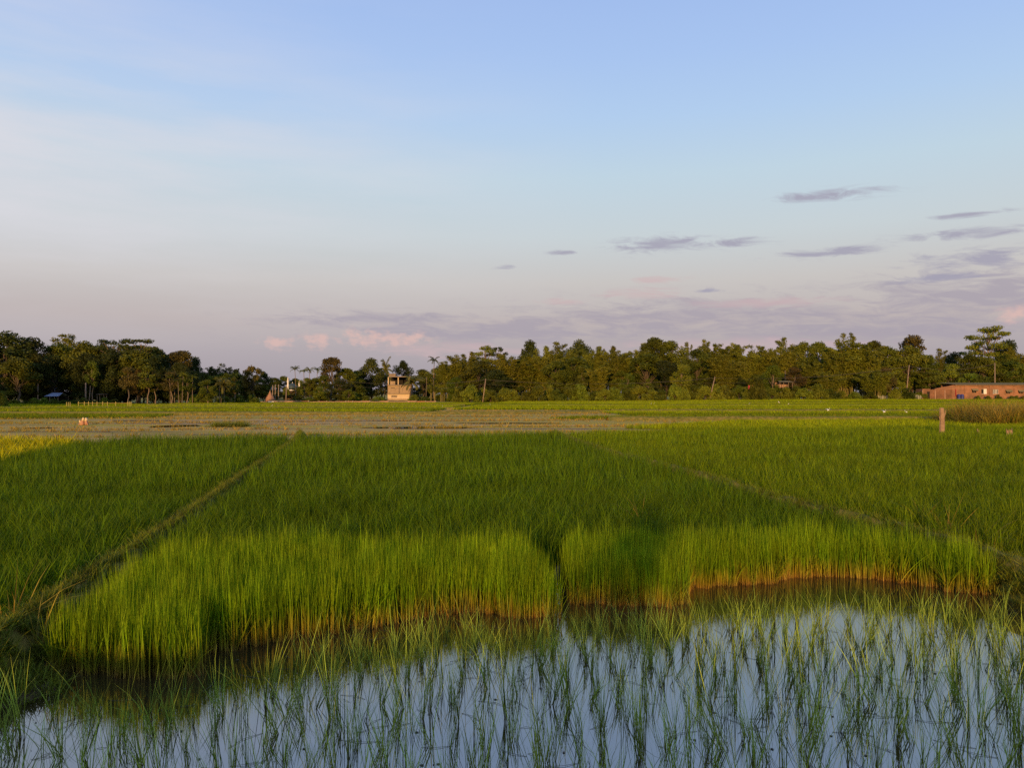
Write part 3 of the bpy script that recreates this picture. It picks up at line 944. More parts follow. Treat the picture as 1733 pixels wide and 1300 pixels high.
def bamboo(seed, Ht=14.0, W=7.0, nc=34, mat='leaf_bamboo', dense=1.0, start=0.3):
    r = np.random.default_rng(seed)
    tr, cr = MB(), MB()
    for i in range(nc):
        a = r.uniform(0, 2 * math.pi); b0 = 0.9 * math.sqrt(r.random())
        h = Ht * (1.0 if i < 2 else r.uniform(0.66, 0.97))
        reach = W / 2 * (0.2 + 0.85 * math.sqrt(r.random())) * (0.6 if i < 2 else 1.0)
        s = np.linspace(0, 1, 12)
        out = b0 + reach * (0.35 * s + 0.65 * s ** 2.6)
        z = h * (s - 0.16 * s ** 5) / 0.86
        z[-1] -= h * 0.04; z[-2] -= h * 0.01
        p = np.stack([out * math.cos(a), out * math.sin(a), z], -1)
        tr.tube(p, np.linspace(0.06, 0.012, 12), 4, cap=False)
        hue = r.uniform(0.2, 0.85)
        for k in range(int(17 * dense)):
            t = start + (1 - start) * (k + r.random()) / (17 * dense)
            c = np.array([np.interp(t, s, p[:, j]) for j in range(3)])
            rad = 0.95 * (1.08 - t) ** 0.45 + 0.2
            leaves(cr, c + r.normal(0, 0.12, 3), (rad, rad, rad * 0.6), int(11 + 10 * rad), 0.55, 0.17, r, hue, 0.4, 0.2)
    return tr, cr, mat, 'culm', Ht, W


def frond(cr, base, a, el, L, droop, r, pairs, ll, lw, val):
    s = np.linspace(0, 1, pairs + 2)
    ang = el - droop * s ** 1.3
    ds = L / (pairs + 1)
    out = np.concatenate([[0], np.cumsum(np.cos(ang[:-1]) * ds)]); z = np.concatenate([[0], np.cumsum(np.sin(ang[:-1]) * ds)])
    ca, sa = math.cos(a), math.sin(a)
    p = np.stack([base[0] + out * ca, base[1] + out * sa, base[2] + z], -1)
    cr.tube(p, np.linspace(0.035, 0.01, len(p)), 3, val * 0.8, cap=False)
    side = np.array([-sa, ca, 0.0])
    for i in range(1, len(p) - 1):
        t = p[i + 1] - p[i]; t /= np.linalg.norm(t)
        l = ll * math.sin(math.pi * min(1, 0.12 + 0.85 * s[i])) ** 0.5
        for sg in (-1, 1):
            d = side * sg * 0.8 + t * 0.55 + np.array([0, 0, -0.45 - 0.3 * r.random()])
            d /= np.linalg.norm(d)
            w = t * lw / 2
            e = p[i] + d * l + r.normal(0, 0.04, 3)
            cr.add([p[i] - w, p[i] + w, e + w * 0.3, e - w * 0.3], [[0, 1, 2, 3]], np.clip(val + r.normal(0, .12), 0, 1))


def coconut(seed, Ht=10.0, W=8.0):
    r = np.random.default_rng(seed)
    tr, cr = MB(), MB()
    s = np.linspace(0, 1, 9)
    p = np.stack([0.8 * s ** 2 - 0.8, 0.1 * s, -0.3 + (Ht * 0.72 + 0.3) * s], -1); p[:, 0] += 0.8 * 0
    tr.tube(p, np.linspace(0.2, 0.13, 9), 7)
    b = p[-1]
    for i in range(24):
        el = math.radians(r.uniform(-25, 82)); a = i * 2.4 + r.normal(0, .2)
        frond(cr, b, a, el, W / 2 * r.uniform(0.95, 1.25), 1.3 + 0.5 * r.random(), r, 24, 0.9, 0.19, r.uniform(0.3, 1.0))
    for i in range(7):
        q = r.normal(0, 0.22, 3); tr.lathe((b[0] + q[0], b[1] + q[1], b[2] - 0.35), [(0.02, -.13), (.11, -.05), (.12, .05), (.02, .13)], 6)
    return tr, cr, 'leaf_palm', 'bark', Ht, W


def areca(seed, Ht=11.0, W=3.4):
    r = np.random.default_rng(seed)
    tr, cr = MB(), MB()
    s = np.linspace(0, 1, 6)
    p = np.stack([0.3 * s ** 2 - 0.3, 0.12 * np.sin(3 * s), -0.3 + (Ht * 0.86 + 0.3) * s], -1)
    tr.tube(p, np.linspace(0.11, 0.08, 6), 6)
    cr.tube([p[-1], p[-1] + np.array([0, 0, 0.7])], [0.1, 0.06], 5, 0.6)
    b = p[-1] + np.array([0, 0, 0.65])
    for i in range(10):
        frond(cr, b, i * 2.4 + r.normal(0, .3), math.radians(r.uniform(0, 75)), W / 2 * r.uniform(1.0, 1.35), 1.6, r, 12, 0.55, 0.13, r.uniform(0.15, 0.8))
    return tr, cr, 'leaf_mid', 'bark_pale', Ht, W


def banana(seed, Ht=4.5, W=4.5):
    r = np.random.default_rng(seed)
    tr, cr = MB(), MB()
    for k in range(5):
        bx, by = r.normal(0, 0.7, 2); h = Ht * r.uniform(0.45, 0.62)
        tr.tube([(bx, by, -0.2), (bx * 1.05, by * 1.05, h)], [0.14, 0.08], 6)
        for i in range(8):
            a = i * 2.4 + r.normal(0, .3); el = math.radians(r.uniform(30, 85)); L = Ht * 0.5 * r.uniform(0.8, 1.15)
            s = np.linspace(0, 1, 7); ang = el - 1.7 * s ** 1.5
            out = np.concatenate([[0], np.cumsum(np.cos(ang[:-1]) * L / 6)]); z = np.concatenate([[0], np.cumsum(np.sin(ang[:-1]) * L / 6)])
            c = np.stack([bx + out * math.cos(a), by + out * math.sin(a), h + z], -1)
            w = 0.30 * np.sin(np.clip(0.08 + 0.9 * s, 0, 1) * math.pi) ** 0.6
            sd = np.array([-math.sin(a), math.cos(a), 0.0])
            v = np.empty((21, 3)); v[0::3] = c - sd * w[:, None] - np.array([0, 0, .1]) * w[:, None]; v[1::3] = c; v[2::3] = c + sd * w[:, None] - np.array([0, 0, .1]) * w[:, None]
            f = [[3 * j + q, 3 * j + q + 1, 3 * j + q + 4, 3 * j + q + 3] for j in range(6) for q in (0, 1)]
            cr.add(v, f, r.uniform(0.1, 1.0))
    return tr, cr, 'leaf_banana', 'culm', Ht, W


def shrub(seed, Ht=3.2, W=5.0, mat='leaf_light', nl=170):
    return broad(seed, Ht, W, 0.05, 26, 0.85, nl, 0.30, 0.07, 1.0, 0.8, mat, 'bark', low=True)


KIND = {}


def kind(key, *variants):
    out = []
    for i, (tr, cr, mat, bark, Ht, W) in enumerate(variants):
        a = tr.mesh('trunk', True); a.materials.append(M[bark])
        b = cr.mesh('crown'); b.materials.append(M[mat])
        out.append((a, b, Ht, W))
    KIND[key] = out


kind('mango', *[broad(500 + i, 12, 9, 0.12, 44, 1.45, 200, 0.42, 0.26, 1.0, 0.8, 'leaf_dark') for i in range(3)])
kind('broadleaf', *[broad(510 + i, 12, 8, 0.25, 36, 1.3, 190, 0.42, 0.22, 1.0, 0.7, 'leaf_mid') for i in range(4)])
kind('light', *[broad(520 + i, 8, 6, 0.2, 28, 1.0, 190, 0.34, 0.14, 1.0, 0.75, 'leaf_light', 'bark_pale') for i in range(3)])
kind('brown', *[broad(530 + i, 12, 7, 0.3, 32, 1.15, 170, 0.40, 0.22, 1.0, 0.7, 'leaf_brown') for i in range(2)])
kind('yellow', broad(540, 9, 6, 0.25, 30, 0.95, 150, 0.36, 0.16, 1.0, 0.8, 'leaf_yellow'))
kind('slim', *[broad(550 + i, 9, 4.2, 0.48, 18, 0.85, 130, 0.36, 0.11, 1.0, 0.75, ['leaf_mid', 'leaf_brown'][i % 2], 'bark_pale') for i in range(3)])
kind('umbrella', umbrella(560), umbrella(561, mat='leaf_light'), umbrella(562, mat='leaf_dark'))
kind('bamboo', *[bamboo(570 + i) for i in range(4)])
kind('plume', *[bamboo(580 + i, 15, 4.0, 11, 'leaf_bamboo', 1.0, 0.4) for i in range(2)])
kind('darkbamboo', *[bamboo(590 + i, 12, 7.0, 24, 'leaf_dark', 0.9, 0.25) for i in range(2)])
kind('coconut', coconut(600), coconut(601))
kind('areca', areca(610), areca(611), areca(612))
kind('banana', banana(620), banana(621))
kind('shrub', *[shrub(630 + i, mat=['leaf_light', 'leaf_mid', 'leaf_light'][i]) for i in range(3)])

NAMES = {'mango': ('broadleaf_tree', 'tree'), 'broadleaf': ('broadleaf_tree', 'tree'), 'light': ('young_tree', 'tree'), 'brown': ('broadleaf_tree', 'tree'),
         'yellow': ('flowering_tree', 'tree'), 'slim': ('slender_tree', 'tree'), 'umbrella': ('canopy_tree', 'tree'), 'bamboo': ('bamboo_clump', 'bamboo'),
         'plume': ('bamboo_clump', 'bamboo'), 'darkbamboo': ('bamboo_clump', 'bamboo'), 'coconut': ('coconut_palm', 'palm'), 'areca': ('areca_palm', 'palm'),
         'banana': ('banana_plant', 'banana plant'), 'shrub': ('shrub', 'shrub')}
LOOK = {'mango': 'dense dark round-crowned tree', 'broadleaf': 'bushy green broadleaf tree', 'light': 'small light green tree', 'brown': 'brownish-leaved dark tree',
        'yellow': 'yellow-green blossoming tree', 'slim': 'slender tree with a bare pale trunk', 'umbrella': 'tall tree with flat layered canopy', 'bamboo': 'feathery green bamboo clump',
        'plume': 'narrow bamboo clump with arching plume tips', 'darkbamboo': 'dark spiky bamboo clump', 'coconut': 'coconut palm with drooping fronds', 'areca': 'thin-stemmed areca palm with small crown',
        'banana': 'banana plants with broad yellow-green leaves', 'shrub': 'rounded green shrub'}


def where(px, D):
    deep = D > 226 and px > 760 or (D > 168 and px < 335) or (D > 250 and 335 <= px <= 760)
    for lim, txt in [(45, 'at the outer end of the dark left grove'), (110, 'behind the pale tin-roofed shed'), (160, 'behind the pinkish pole of the left grove'), (205, 'behind the person in red'),
                     (275, 'beside the low post fence of the left plot'), (338, 'among the bare trunks before the bright round tree'), (400, 'beside the young drooping coconut palm'),
                     (450, 'beside the yellow blossoming tree'), (482, 'behind the tall poles by the haystack'), (512, 'close around the domed mosque'), (550, 'between mosque and tall brownish tree'),
                     (612, 'between tall brownish tree and large dark tree'), (655, 'beside the large dark tree near the house'), (705, 'close to the unfinished house'), (745, 'beside the low coconut palm'),
                     (790, 'around the banana plants'), (850, 'behind the first leaning pole'), (920, 'in the wood past the first leaning pole'), (1000, 'in the middle of the long wood'),
                     (1075, 'in the wood before the tawny leaning tree'), (1130, 'close to the tawny leaning tree'), (1190, 'behind the tawny leaning tree'), (1240, 'behind the second leaning pole'),
                     (1290, 'behind the red cloth'), (1352, 'behind the red-walled hut'), (1412, 'between red-walled hut and net fence'), (1500, 'behind the pale net fence'),
                     (1560, 'beside the tall pale pole'), (1620, 'behind the brick yard wall'), (1690, 'under the tallest flat-layered tree'), (9999, 'past the tallest flat-layered tree')]:
        if px < lim: return ('deep ' if deep else '') + txt


_ct = [0]


def plant(k, px, top, D, w=None, label=None, lean=0.0, grp=None, var=None, base=None):
    """stand a tree of kind k at distance D in the direction of column px, its top reaching row top; w its width in photo pixels"""
    vs_ = KIND[k]
    _ct[0] += 1
    a, b, Ht, W = vs_[(_ct[0] if var is None else var) % len(vs_)]
    X = XD(px, D)
    z0 = float(gz(X, D)) if base is None else base
    h = ZD(top, D) - z0
    sz = h / Ht
    sx = sz if w is None else (w / F * D) / W
    nm, cat = NAMES[k]
    lb = label or (LOOK[k] + ' ' + where(px, D))
    g = grp if label else (grp or (LOOK[k].split(' with')[0] + 's ' + where(px, D)))
    e = empty(nm, (X, D, z0), (px * 0.77 + _ct[0] * 2.1) % 6.28, lb, cat, g)
    e.rotation_euler[0] = lean
    e.scale = (sx, sx, sz)
    put('trunk', a, e); put('crown', b, e)
    return e


T = plant
# left grove (about 150 m away)
for k, px, top, D, w in [
    ('mango', 8, 566, 152, 105), ('mango', 48, 574, 156, 80), ('plume', 24, 560, 160, 30), ('plume', 116, 560, 168, 44), ('broadleaf', 100, 584, 160, 80),
    ('broadleaf', 142, 579, 158, 70), ('mango', 172, 586, 160, 70), ('umbrella', 190, 575, 158, 66), ('umbrella', 236, 574, 156, 76), ('mango', 215, 592, 163, 95),
    ('broadleaf', 262, 590, 162, 66), ('mango', 278, 604, 165, 60), ('brown', 306, 594, 160, 56), ('mango', 326, 606, 168, 40),
    ('mango', 75, 612, 162, 70), ('mango', 120, 606, 166, 80), ('mango', 165, 608, 170, 80), ('mango', 205, 618, 166, 70), ('broadleaf', 30, 606, 147, 70),
    ('mango', 190, 594, 153, 60), ('broadleaf', 232, 594, 152, 70), ('mango', 262, 606, 152, 50), ('mango', 150, 600, 154, 60), ('mango', 90, 604, 155, 60), ('mango', 60, 600, 152, 60), ('mango', 305, 616, 152, 44), ('slim', 155, 612, 149, 26), ('slim', 217, 622, 143, 34), ('slim', 249, 620, 143, 36), ('brown', 232, 626, 150, 40), ('slim', 291, 630, 142, 32), ('slim', 316, 632, 142, 30),
    ('slim', 265, 634, 144, 28), ('areca', 287, 634, 141, None), ('areca', 297, 632, 143, None), ('areca', 310, 629, 141, None), ('areca', 326, 634, 142, None), ('areca', 301, 640, 140, None),
    ('mango', 285, 626, 156, 60), ('mango', 325, 630, 158, 50), ('darkbamboo', 352, 618, 190, 34), ('darkbamboo', 368, 613, 195, 36), ('darkbamboo', 388, 619, 195, 34),
    ('broadleaf', 345, 632, 170, 44), ('broadleaf', 378, 632, 172, 44), ('broadleaf', 402, 632, 190, 36), ('mango', 446, 630, 196, 28), ('broadleaf', 436, 642, 193, 44), ('mango', 412, 644, 190, 40),
    ('areca', 372, 636, 145, None), ('areca', 396, 630, 150, None), ('areca', 380, 644, 144, None), ('slim', 396, 640, 150, 26)]:
    T(k, px, top, D, w)
T('light', 351, 643, 141, 34, 'bright round light green tree standing alone at the field edge')
T('yellow', 428, 620, 187, 40, 'yellow-green blossoming tree with a round crown near the haystack')
T('coconut', 377, 640, 143, 34, 'young drooping coconut palm beside the bright round tree', var=1)
# around the mosque and the house
for k, px, top, D, w in [
    ('broadleaf', 464, 640, 270, 30), ('broadleaf', 480, 637, 275, 30), ('broadleaf', 500, 641, 280, 26), ('broadleaf', 518, 640, 250, 26),
    ('areca', 499, 620, 225, None), ('areca', 514, 623, 220, None), ('areca', 524, 622, 222, None), ('areca', 537, 622, 220, None),
    ('broadleaf', 525, 643, 212, 28), ('broadleaf', 535, 640, 215, 36), ('broadleaf', 585, 624, 225, 38), ('broadleaf', 602, 628, 230, 34), ('slim', 548, 636, 210, 24),
    ('mango', 575, 642, 208, 44), ('mango', 604, 640, 242, 44), ('light', 540, 655, 203, 26), ('light', 590, 660, 204, 26), ('mango', 610, 632, 240, 40),
    ('broadleaf', 716, 626, 245, 40), ('broadleaf', 735, 624, 235, 34), ('broadleaf', 752, 618, 225, 40), ('areca', 735, 604, 222, None), ('areca', 722, 632, 215, None),
    ('banana', 732, 648, 205, 26), ('banana', 748, 654, 203, 24), ('banana', 762, 650, 206, 26), ('light', 772, 640, 200, 40), ('bamboo', 764, 608, 220, 50)]:
    T(k, px, top, D, w)
T('light', 484, 656, 252, 13, 'small green tree hiding the foot of the left minaret')
T('broadleaf', 507, 655, 252, 15, 'small bushy tree hiding the foot of the right minaret')
T('brown', 561, 605, 222, 46, 'tall dark brownish tree between the mosque and the concrete house')
T('mango', 629, 609, 241, 54, 'large dense dark tree shading the side of the concrete house')
T('mango', 682, 612, 262, 34, 'dark round tree crown rising behind the concrete house')
T('coconut', 653, 606, 243, 30, 'tall coconut palm leaning by the upper floor of the concrete house', var=0)
T('coconut', 698, 636, 228, 46, 'low coconut palm spreading in front of the concrete house', var=1)
# the wood on the right (about 200 m away)
for k, px, top, D, w in [
    ('bamboo', 785, 596, 214, 50), ('plume', 793, 592, 218, 26), ('umbrella', 822, 585, 215, 38), ('umbrella', 842, 588, 222, 32), ('broadleaf', 812, 612, 203, 70), ('mango', 840, 628, 196, 60),
    ('bamboo', 866, 596, 205, 66), ('bamboo', 893, 598, 208, 60), ('mango', 898, 580, 265, 56), ('plume', 918, 582, 212, 30), ('plume', 938, 574, 214, 30), ('bamboo', 925, 596, 205, 50),
    ('bamboo', 953, 588, 212, 48), ('mango', 980, 579, 265, 60), ('bamboo', 1003, 582, 210, 40), ('plume', 1032, 582, 214, 28), ('bamboo', 1042, 588, 206, 52), ('broadleaf', 975, 606, 202, 60),
    ('plume', 1088, 576, 222, 22), ('broadleaf', 1108, 573, 216, 60), ('broadleaf', 1138, 578, 214, 56), ('plume', 1166, 575, 226, 16), ('plume', 1190, 570, 224, 20), ('bamboo', 1212, 577, 212, 50), ('bamboo', 1236, 577, 214, 46),
    ('bamboo', 1262, 581, 210, 46), ('bamboo', 1070, 590, 206, 50), ('broadleaf', 1095, 600, 200, 66), ('broadleaf', 1180, 592, 204, 56), ('bamboo', 1228, 598, 200, 56), ('mango', 1128, 612, 196, 60),
    ('bamboo', 1290, 580, 212, 50), ('plume', 1330, 566, 214, 26), ('bamboo', 1325, 584, 207, 56), ('broadleaf', 1360, 580, 214, 54), ('broadleaf', 1388, 580, 218, 44),
    ('bamboo', 1418, 590, 198, 60), ('plume', 1434, 559, 202, 30), ('bamboo', 1440, 574, 200, 80), ('bamboo', 1466, 578, 199, 64), ('broadleaf', 1482, 578, 212, 50),
    ('broadleaf', 1504, 590, 208, 50), ('broadleaf', 1538, 586, 206, 56), ('broadleaf', 1565, 602, 205, 44), ('plume', 1587, 586, 222, 20), ('mango', 1612, 598, 250, 46),
    ('broadleaf', 1642, 600, 214, 50), ('umbrella', 1645, 584, 230, 36), ('mango', 1702, 578, 226, 54), ('bamboo', 1726, 582, 220, 50), ('bamboo', 1688, 596, 216, 56),
    ('broadleaf', 1665, 606, 212, 50), ('brown', 1500, 622, 196, 34), ('light', 1610, 618, 203, 44), ('light', 1580, 628, 203, 40), ('light', 1640, 632, 202, 40), ('broadleaf', 1715, 612, 210, 60),
    ('light', 1308, 620, 194, 36), ('brown', 1345, 622, 193, 38), ('bamboo', 1375, 608, 200, 50), ('slim', 1097, 642, 187, 20), ('light', 1062, 632, 190, 30),
    ('bamboo', 1405, 626, 190, 46), ('bamboo', 1480, 624, 190, 60), ('broadleaf', 940, 612, 198, 50), ('bamboo', 1010, 612, 196, 50), ('slim', 985, 622, 191, 26)]:
    T(k, px, top, D, w)
T('light', 1151, 617, 190, 42, 'small tawny-green tree with a leaning pale trunk above the hedge', lean=0.06)
T('brown', 1543, 568, 246, 62, 'dark brownish dome-shaped tree rising above the wood')
T('umbrella', 1675, 552, 222, 66, 'tallest flat-layered tree rising above the brick building', var=1)
# filler trees deeper in the wood so that no daylight shows below the crowns
SKY = [(-60, 575), (0, 570), (60, 580), (110, 590), (180, 585), (250, 590), (310, 602), (335, 625), (400, 640), (450, 645), (500, 652), (560, 640), (640, 630), (700, 640), (760, 622), (800, 606),
       (870, 600), (950, 600), (1050, 598), (1130, 590), (1200, 592), (1300, 592), (1400, 590), (1500, 590), (1580, 608), (1630, 612), (1700, 600), (1800, 590)]
_r = random.Random(5)
for px in list(range(-60, 330, 27)) + list(range(340, 700, 30)) + list(range(705, 1800, 24)):
    D = (178 if px < 330 else 255 if px < 760 else 232) + _r.uniform(-4, 8)
    top = np.interp(px, [a for a, _ in SKY], [b for _, b in SKY]) + _r.uniform(2, 18)
    T(_r.choice(['broadleaf', 'mango', 'bamboo', 'broadleaf']), px + _r.uniform(-6, 6), top, D, _r.uniform(42, 60))
for px in list(range(1010, 1800, 38)) + list(range(790, 1010, 40)):
    T(_r.choice(['broadleaf', 'mango', 'light', 'broadleaf']), px + _r.uniform(-8, 8), 634 + _r.uniform(-8, 8), 203 + _r.uniform(-3, 6), _r.uniform(36, 50))
# hedge of shrubs along the right field edge
for i, px in enumerate(range(776, 1400, 19)):
    T('shrub', px + _r.uniform(-5, 5), 656 + _r.uniform(-5, 6), 186 + _r.uniform(-3, 4), _r.uniform(28, 38), grp='hedge shrubs ' + where(px, 180),
      label='rounded green hedge shrub at the field edge ' + where(px, 180))
for px in list(range(1405, 1560, 22)) + list(range(330, 432, 24)) + list(range(500, 650, 24)) + list(range(700, 780, 22)):
    D = 188 if px > 1000 else 150 if px < 460 else 206
    T('shrub', px + _r.uniform(-5, 5), (660 if px > 1000 else 668) + _r.uniform(-4, 5), D + _r.uniform(-2, 4), _r.uniform(20, 30))
for px in range(-10, 205, 17):
    T('shrub', px, 676 + _r.uniform(-3, 3), 144, 24)
T('shrub', 2, 663, 118, 22, 'yellowish bush at the field edge before the dark grove', var=0)
T('shrub', 1283, 640, 183, 30, 'pale-flowered bush rising from the hedge beside the red cloth', var=1)
# a grove on the near side, out to the left, whose long evening shadow falls on the left tree line
for i, (x, y) in enumerate([(-92, 58), (-100, 62), (-108, 55), (-115, 64), (-122, 58), (-130, 62), (-104, 70)]):
    a, b, Ht, W = KIND['mango'][i % 3]
    e = empty('broadleaf_tree', (x, y, 0.0), i * 1.3, 'tall dense tree of the side grove west of the fields', 'tree', 'trees of the side grove')
    e.scale = (1.5, 1.5, 1.35)
    put('trunk', a, e); put('crown', b, e)

# dry reed mound at the right and small clumps on the fallow
source('reed', [blades(60, 1.25, 0.022, 0.5, 0.25, 0.5, 4, 700 + i, 0.3) for i in range(3)], M['drygrass'])
source('greenreed', [blades(50, 0.95, 0.025, 0.5, 0.3, 0.5, 3, 710 + i, 0.3) for i in range(3)], M['weed'])
x, y = jgrid(XD(1640, 55), XD(1800, 55), 53, 60, 0.42, 720)
hh = np.clip(0.35 + 0.75 * sstep(XD(1630, 55), XD(1665, 55), x) + 0.2 * wob(x, y, 1.1), 0.3, 1.3)
zz = gz(x, y)
_m = rng.random(len(x)) < 0.5
scatter('reed_thicket', 'reed', np.stack([x, y, zz], -1)[_m], 1.0, 0.15, 'tall tawny dry reeds thicket at the right field edge', 721, hscale=hh[_m])
scatter('reed_thicket', 'greenreed', np.stack([x, y, zz], -1)[~_m], 1.0, 0.15, 'green undergrowth among the tawny reeds', 722, hscale=hh[~_m])
x, y = jgrid(XD(362, 52), XD(418, 52), 51.2, 53, 0.4, 723)
scatter('reed_thicket', 'greenreed', np.stack([x, y, gz(x, y)], -1), 0.45, 0.15, 'low tawny grass clump beside the fallow puddle', 724)

# ------------------------------------------------------------------ buildings
def house():
    D = 236.0
    cx = XD(675.5, D); w = 39 / F * D; dp = 6.0
    z0 = -0.05
    e = empty('concrete_house', (cx, D, z0), 0.0, 'unfinished three-storey concrete house with open top floor', 'house')
    q = F / D
    zz = lambda py: ZD(py, D) - z0
    mb = MB().box((0, dp / 2, 0.35), (w + 0.8, dp + 0.6, 0.7)); mb.build('plinth', M['plaster_raw'], e)
    g = zz(667)
    # ground storey with a shuttered window
    wl = MB(); wx0, wx1, wz0, wz1 = -w / 2 + 1.15, -w / 2 + 2.9, 1.1, zz(669.5)
    for (x0, x1, a, b) in [(-w / 2, wx0, .7, g), (wx1, w / 2, .7, g), (wx0, wx1, .7, wz0), (wx0, wx1, wz1, g)]:
        wl.box(((x0 + x1) / 2, 0.12, (a + b) / 2), (x1 - x0, 0.24, b - a))
    wl.box((-w / 2 + .12, dp / 2, (g + .7) / 2), (.24, dp - .5, g - .7)); wl.box((w / 2 - .12, dp / 2, (g + .7) / 2), (.24, dp - .5, g - .7)); wl.box((0, dp - .12, (g + .7) / 2), (w, .24, g - .7))
    wl.build('wall', M['plaster'], e)['label'] = 'cream plastered ground storey wall'
    wn = MB(); wn.box(((wx0 + wx1) / 2, 0.16, (wz0 + wz1) / 2), (wx1 - wx0, 0.05, wz1 - wz0)); wn = wn.build('window', M['concrete'], e)
    f = MB()
    for x in (wx0 + .04, (wx0 + wx1) / 2, wx1 - .04): f.box((x, 0.08, (wz0 + wz1) / 2), (.09, .08, wz1 - wz0))
    f.box(((wx0 + wx1) / 2, 0.06, wz1 + .05), (wx1 - wx0 + .3, .3, .08)); f.build('window_frame', M['concrete'], wn)
    b1 = MB().box((0, dp / 2 - 0.15, g + .12), (w + .5, dp + .5, .22)); b1.build('floor_slab', M['concrete'], e)
    m1 = zz(652.5)
    w2 = MB()
    lo = g + .235
    w2.box((-w / 4 - .06, .12, (lo + m1) / 2), (w / 2 - .16, .2, m1 - lo)); w2.box((w / 4 + .06, .14, (lo + m1) / 2), (w / 2 - .16, .2, m1 - lo))
    w2.box((-w / 2 + .12, dp / 2, (lo + m1) / 2), (.24, dp - .5, m1 - lo)); w2.box((w / 2 - .12, dp / 2, (lo + m1) / 2), (.24, dp - .5, m1 - lo)); w2.box((0, dp - .12, (lo + m1) / 2), (w - .5, .24, m1 - lo))
    w2.build('wall', M['plaster_raw'], e)['label'] = 'bare plastered middle storey wall'
    for x in (-w / 2 + 1.35, -w / 2 + 1.95):
        MB().box((x, 0.015, m1 - 0.75), (.32, .06, .26)).build('vent', M['dark'], e)
    MB().box((0, -0.02, (lo + m1) / 2), (.26, .22, m1 - lo)).build('column', M['concrete'], e)
    b2 = MB().box((0, dp / 2 - 0.15, m1 + .1), (w + .4, dp + .5, .2)); b2.build('floor_slab', M['concrete'], e)
    lo = m1 + .21; hi = zz(638.5)
    for x in (-w / 2 + .2, -0.3, w / 2 - .5):
        for yy in (.2, dp - .3):
            MB().box((x, yy, (lo + hi) / 2), (.3, .3, hi - lo)).build('column', M['plaster'], e)
    MB().box((-.1, dp - .6, (lo + hi) / 2), (w - .6, .15, hi - lo)).build('back_wall', M['dark'], e)  # near-black wall, the open floor's shade put into its colour
    MB().box((-w / 2 + 1.5, .3, lo + .55), (1.5, .15, 1.1)).build('parapet', M['plaster_raw'], e)
    MB().box((0.25, dp / 2 - .2, hi + .14), (w - .2, dp + .8, .26)).build('roof_slab', M['concrete'], e)
    MB().box((-w / 2 + 1.2, 2.5, hi + .62), (2.0, 2.2, .7)).build('stair_tower', M['concrete'], e)
    rr = MB(); rr.box((-w / 2 + 1.2, 2.4, hi + 1.05), (2.5, 2.7, .14)); rr.build('tower_slab', M['concrete'], e)
    for x in (0.6, 1.7, 2.8):
        MB().tube([(x, 1.0, hi + .26), (x + .02, 1.0, hi + 1.1)], .05, 5).build('rebar', M['cable'], e)


house()


def corrugate(mb, p0, p1, p2, p3, n, amp):
    """sheet from edge p0-p1 to edge p3-p2 with ribs running down the slope"""
    p0, p1, p2, p3 = [np.array(p, float) for p in (p0, p1, p2, p3)]
    nrm = np.cross(p1 - p0, p3 - p0); nrm /= np.linalg.norm(nrm)
    if nrm[2] < 0: nrm = -nrm
    v = []
    for i in range(n + 1):
        t = i / n; o = nrm * (amp if i % 2 else 0)
        v += [p0 + (p1 - p0) * t + o, p3 + (p2 - p3) * t + o]
    f = [[2 * i, 2 * i + 2, 2 * i + 3, 2 * i + 1] for i in range(n)]
    mb.add(v, f)
    mb.add([q - nrm * 0.03 for q in v], f)


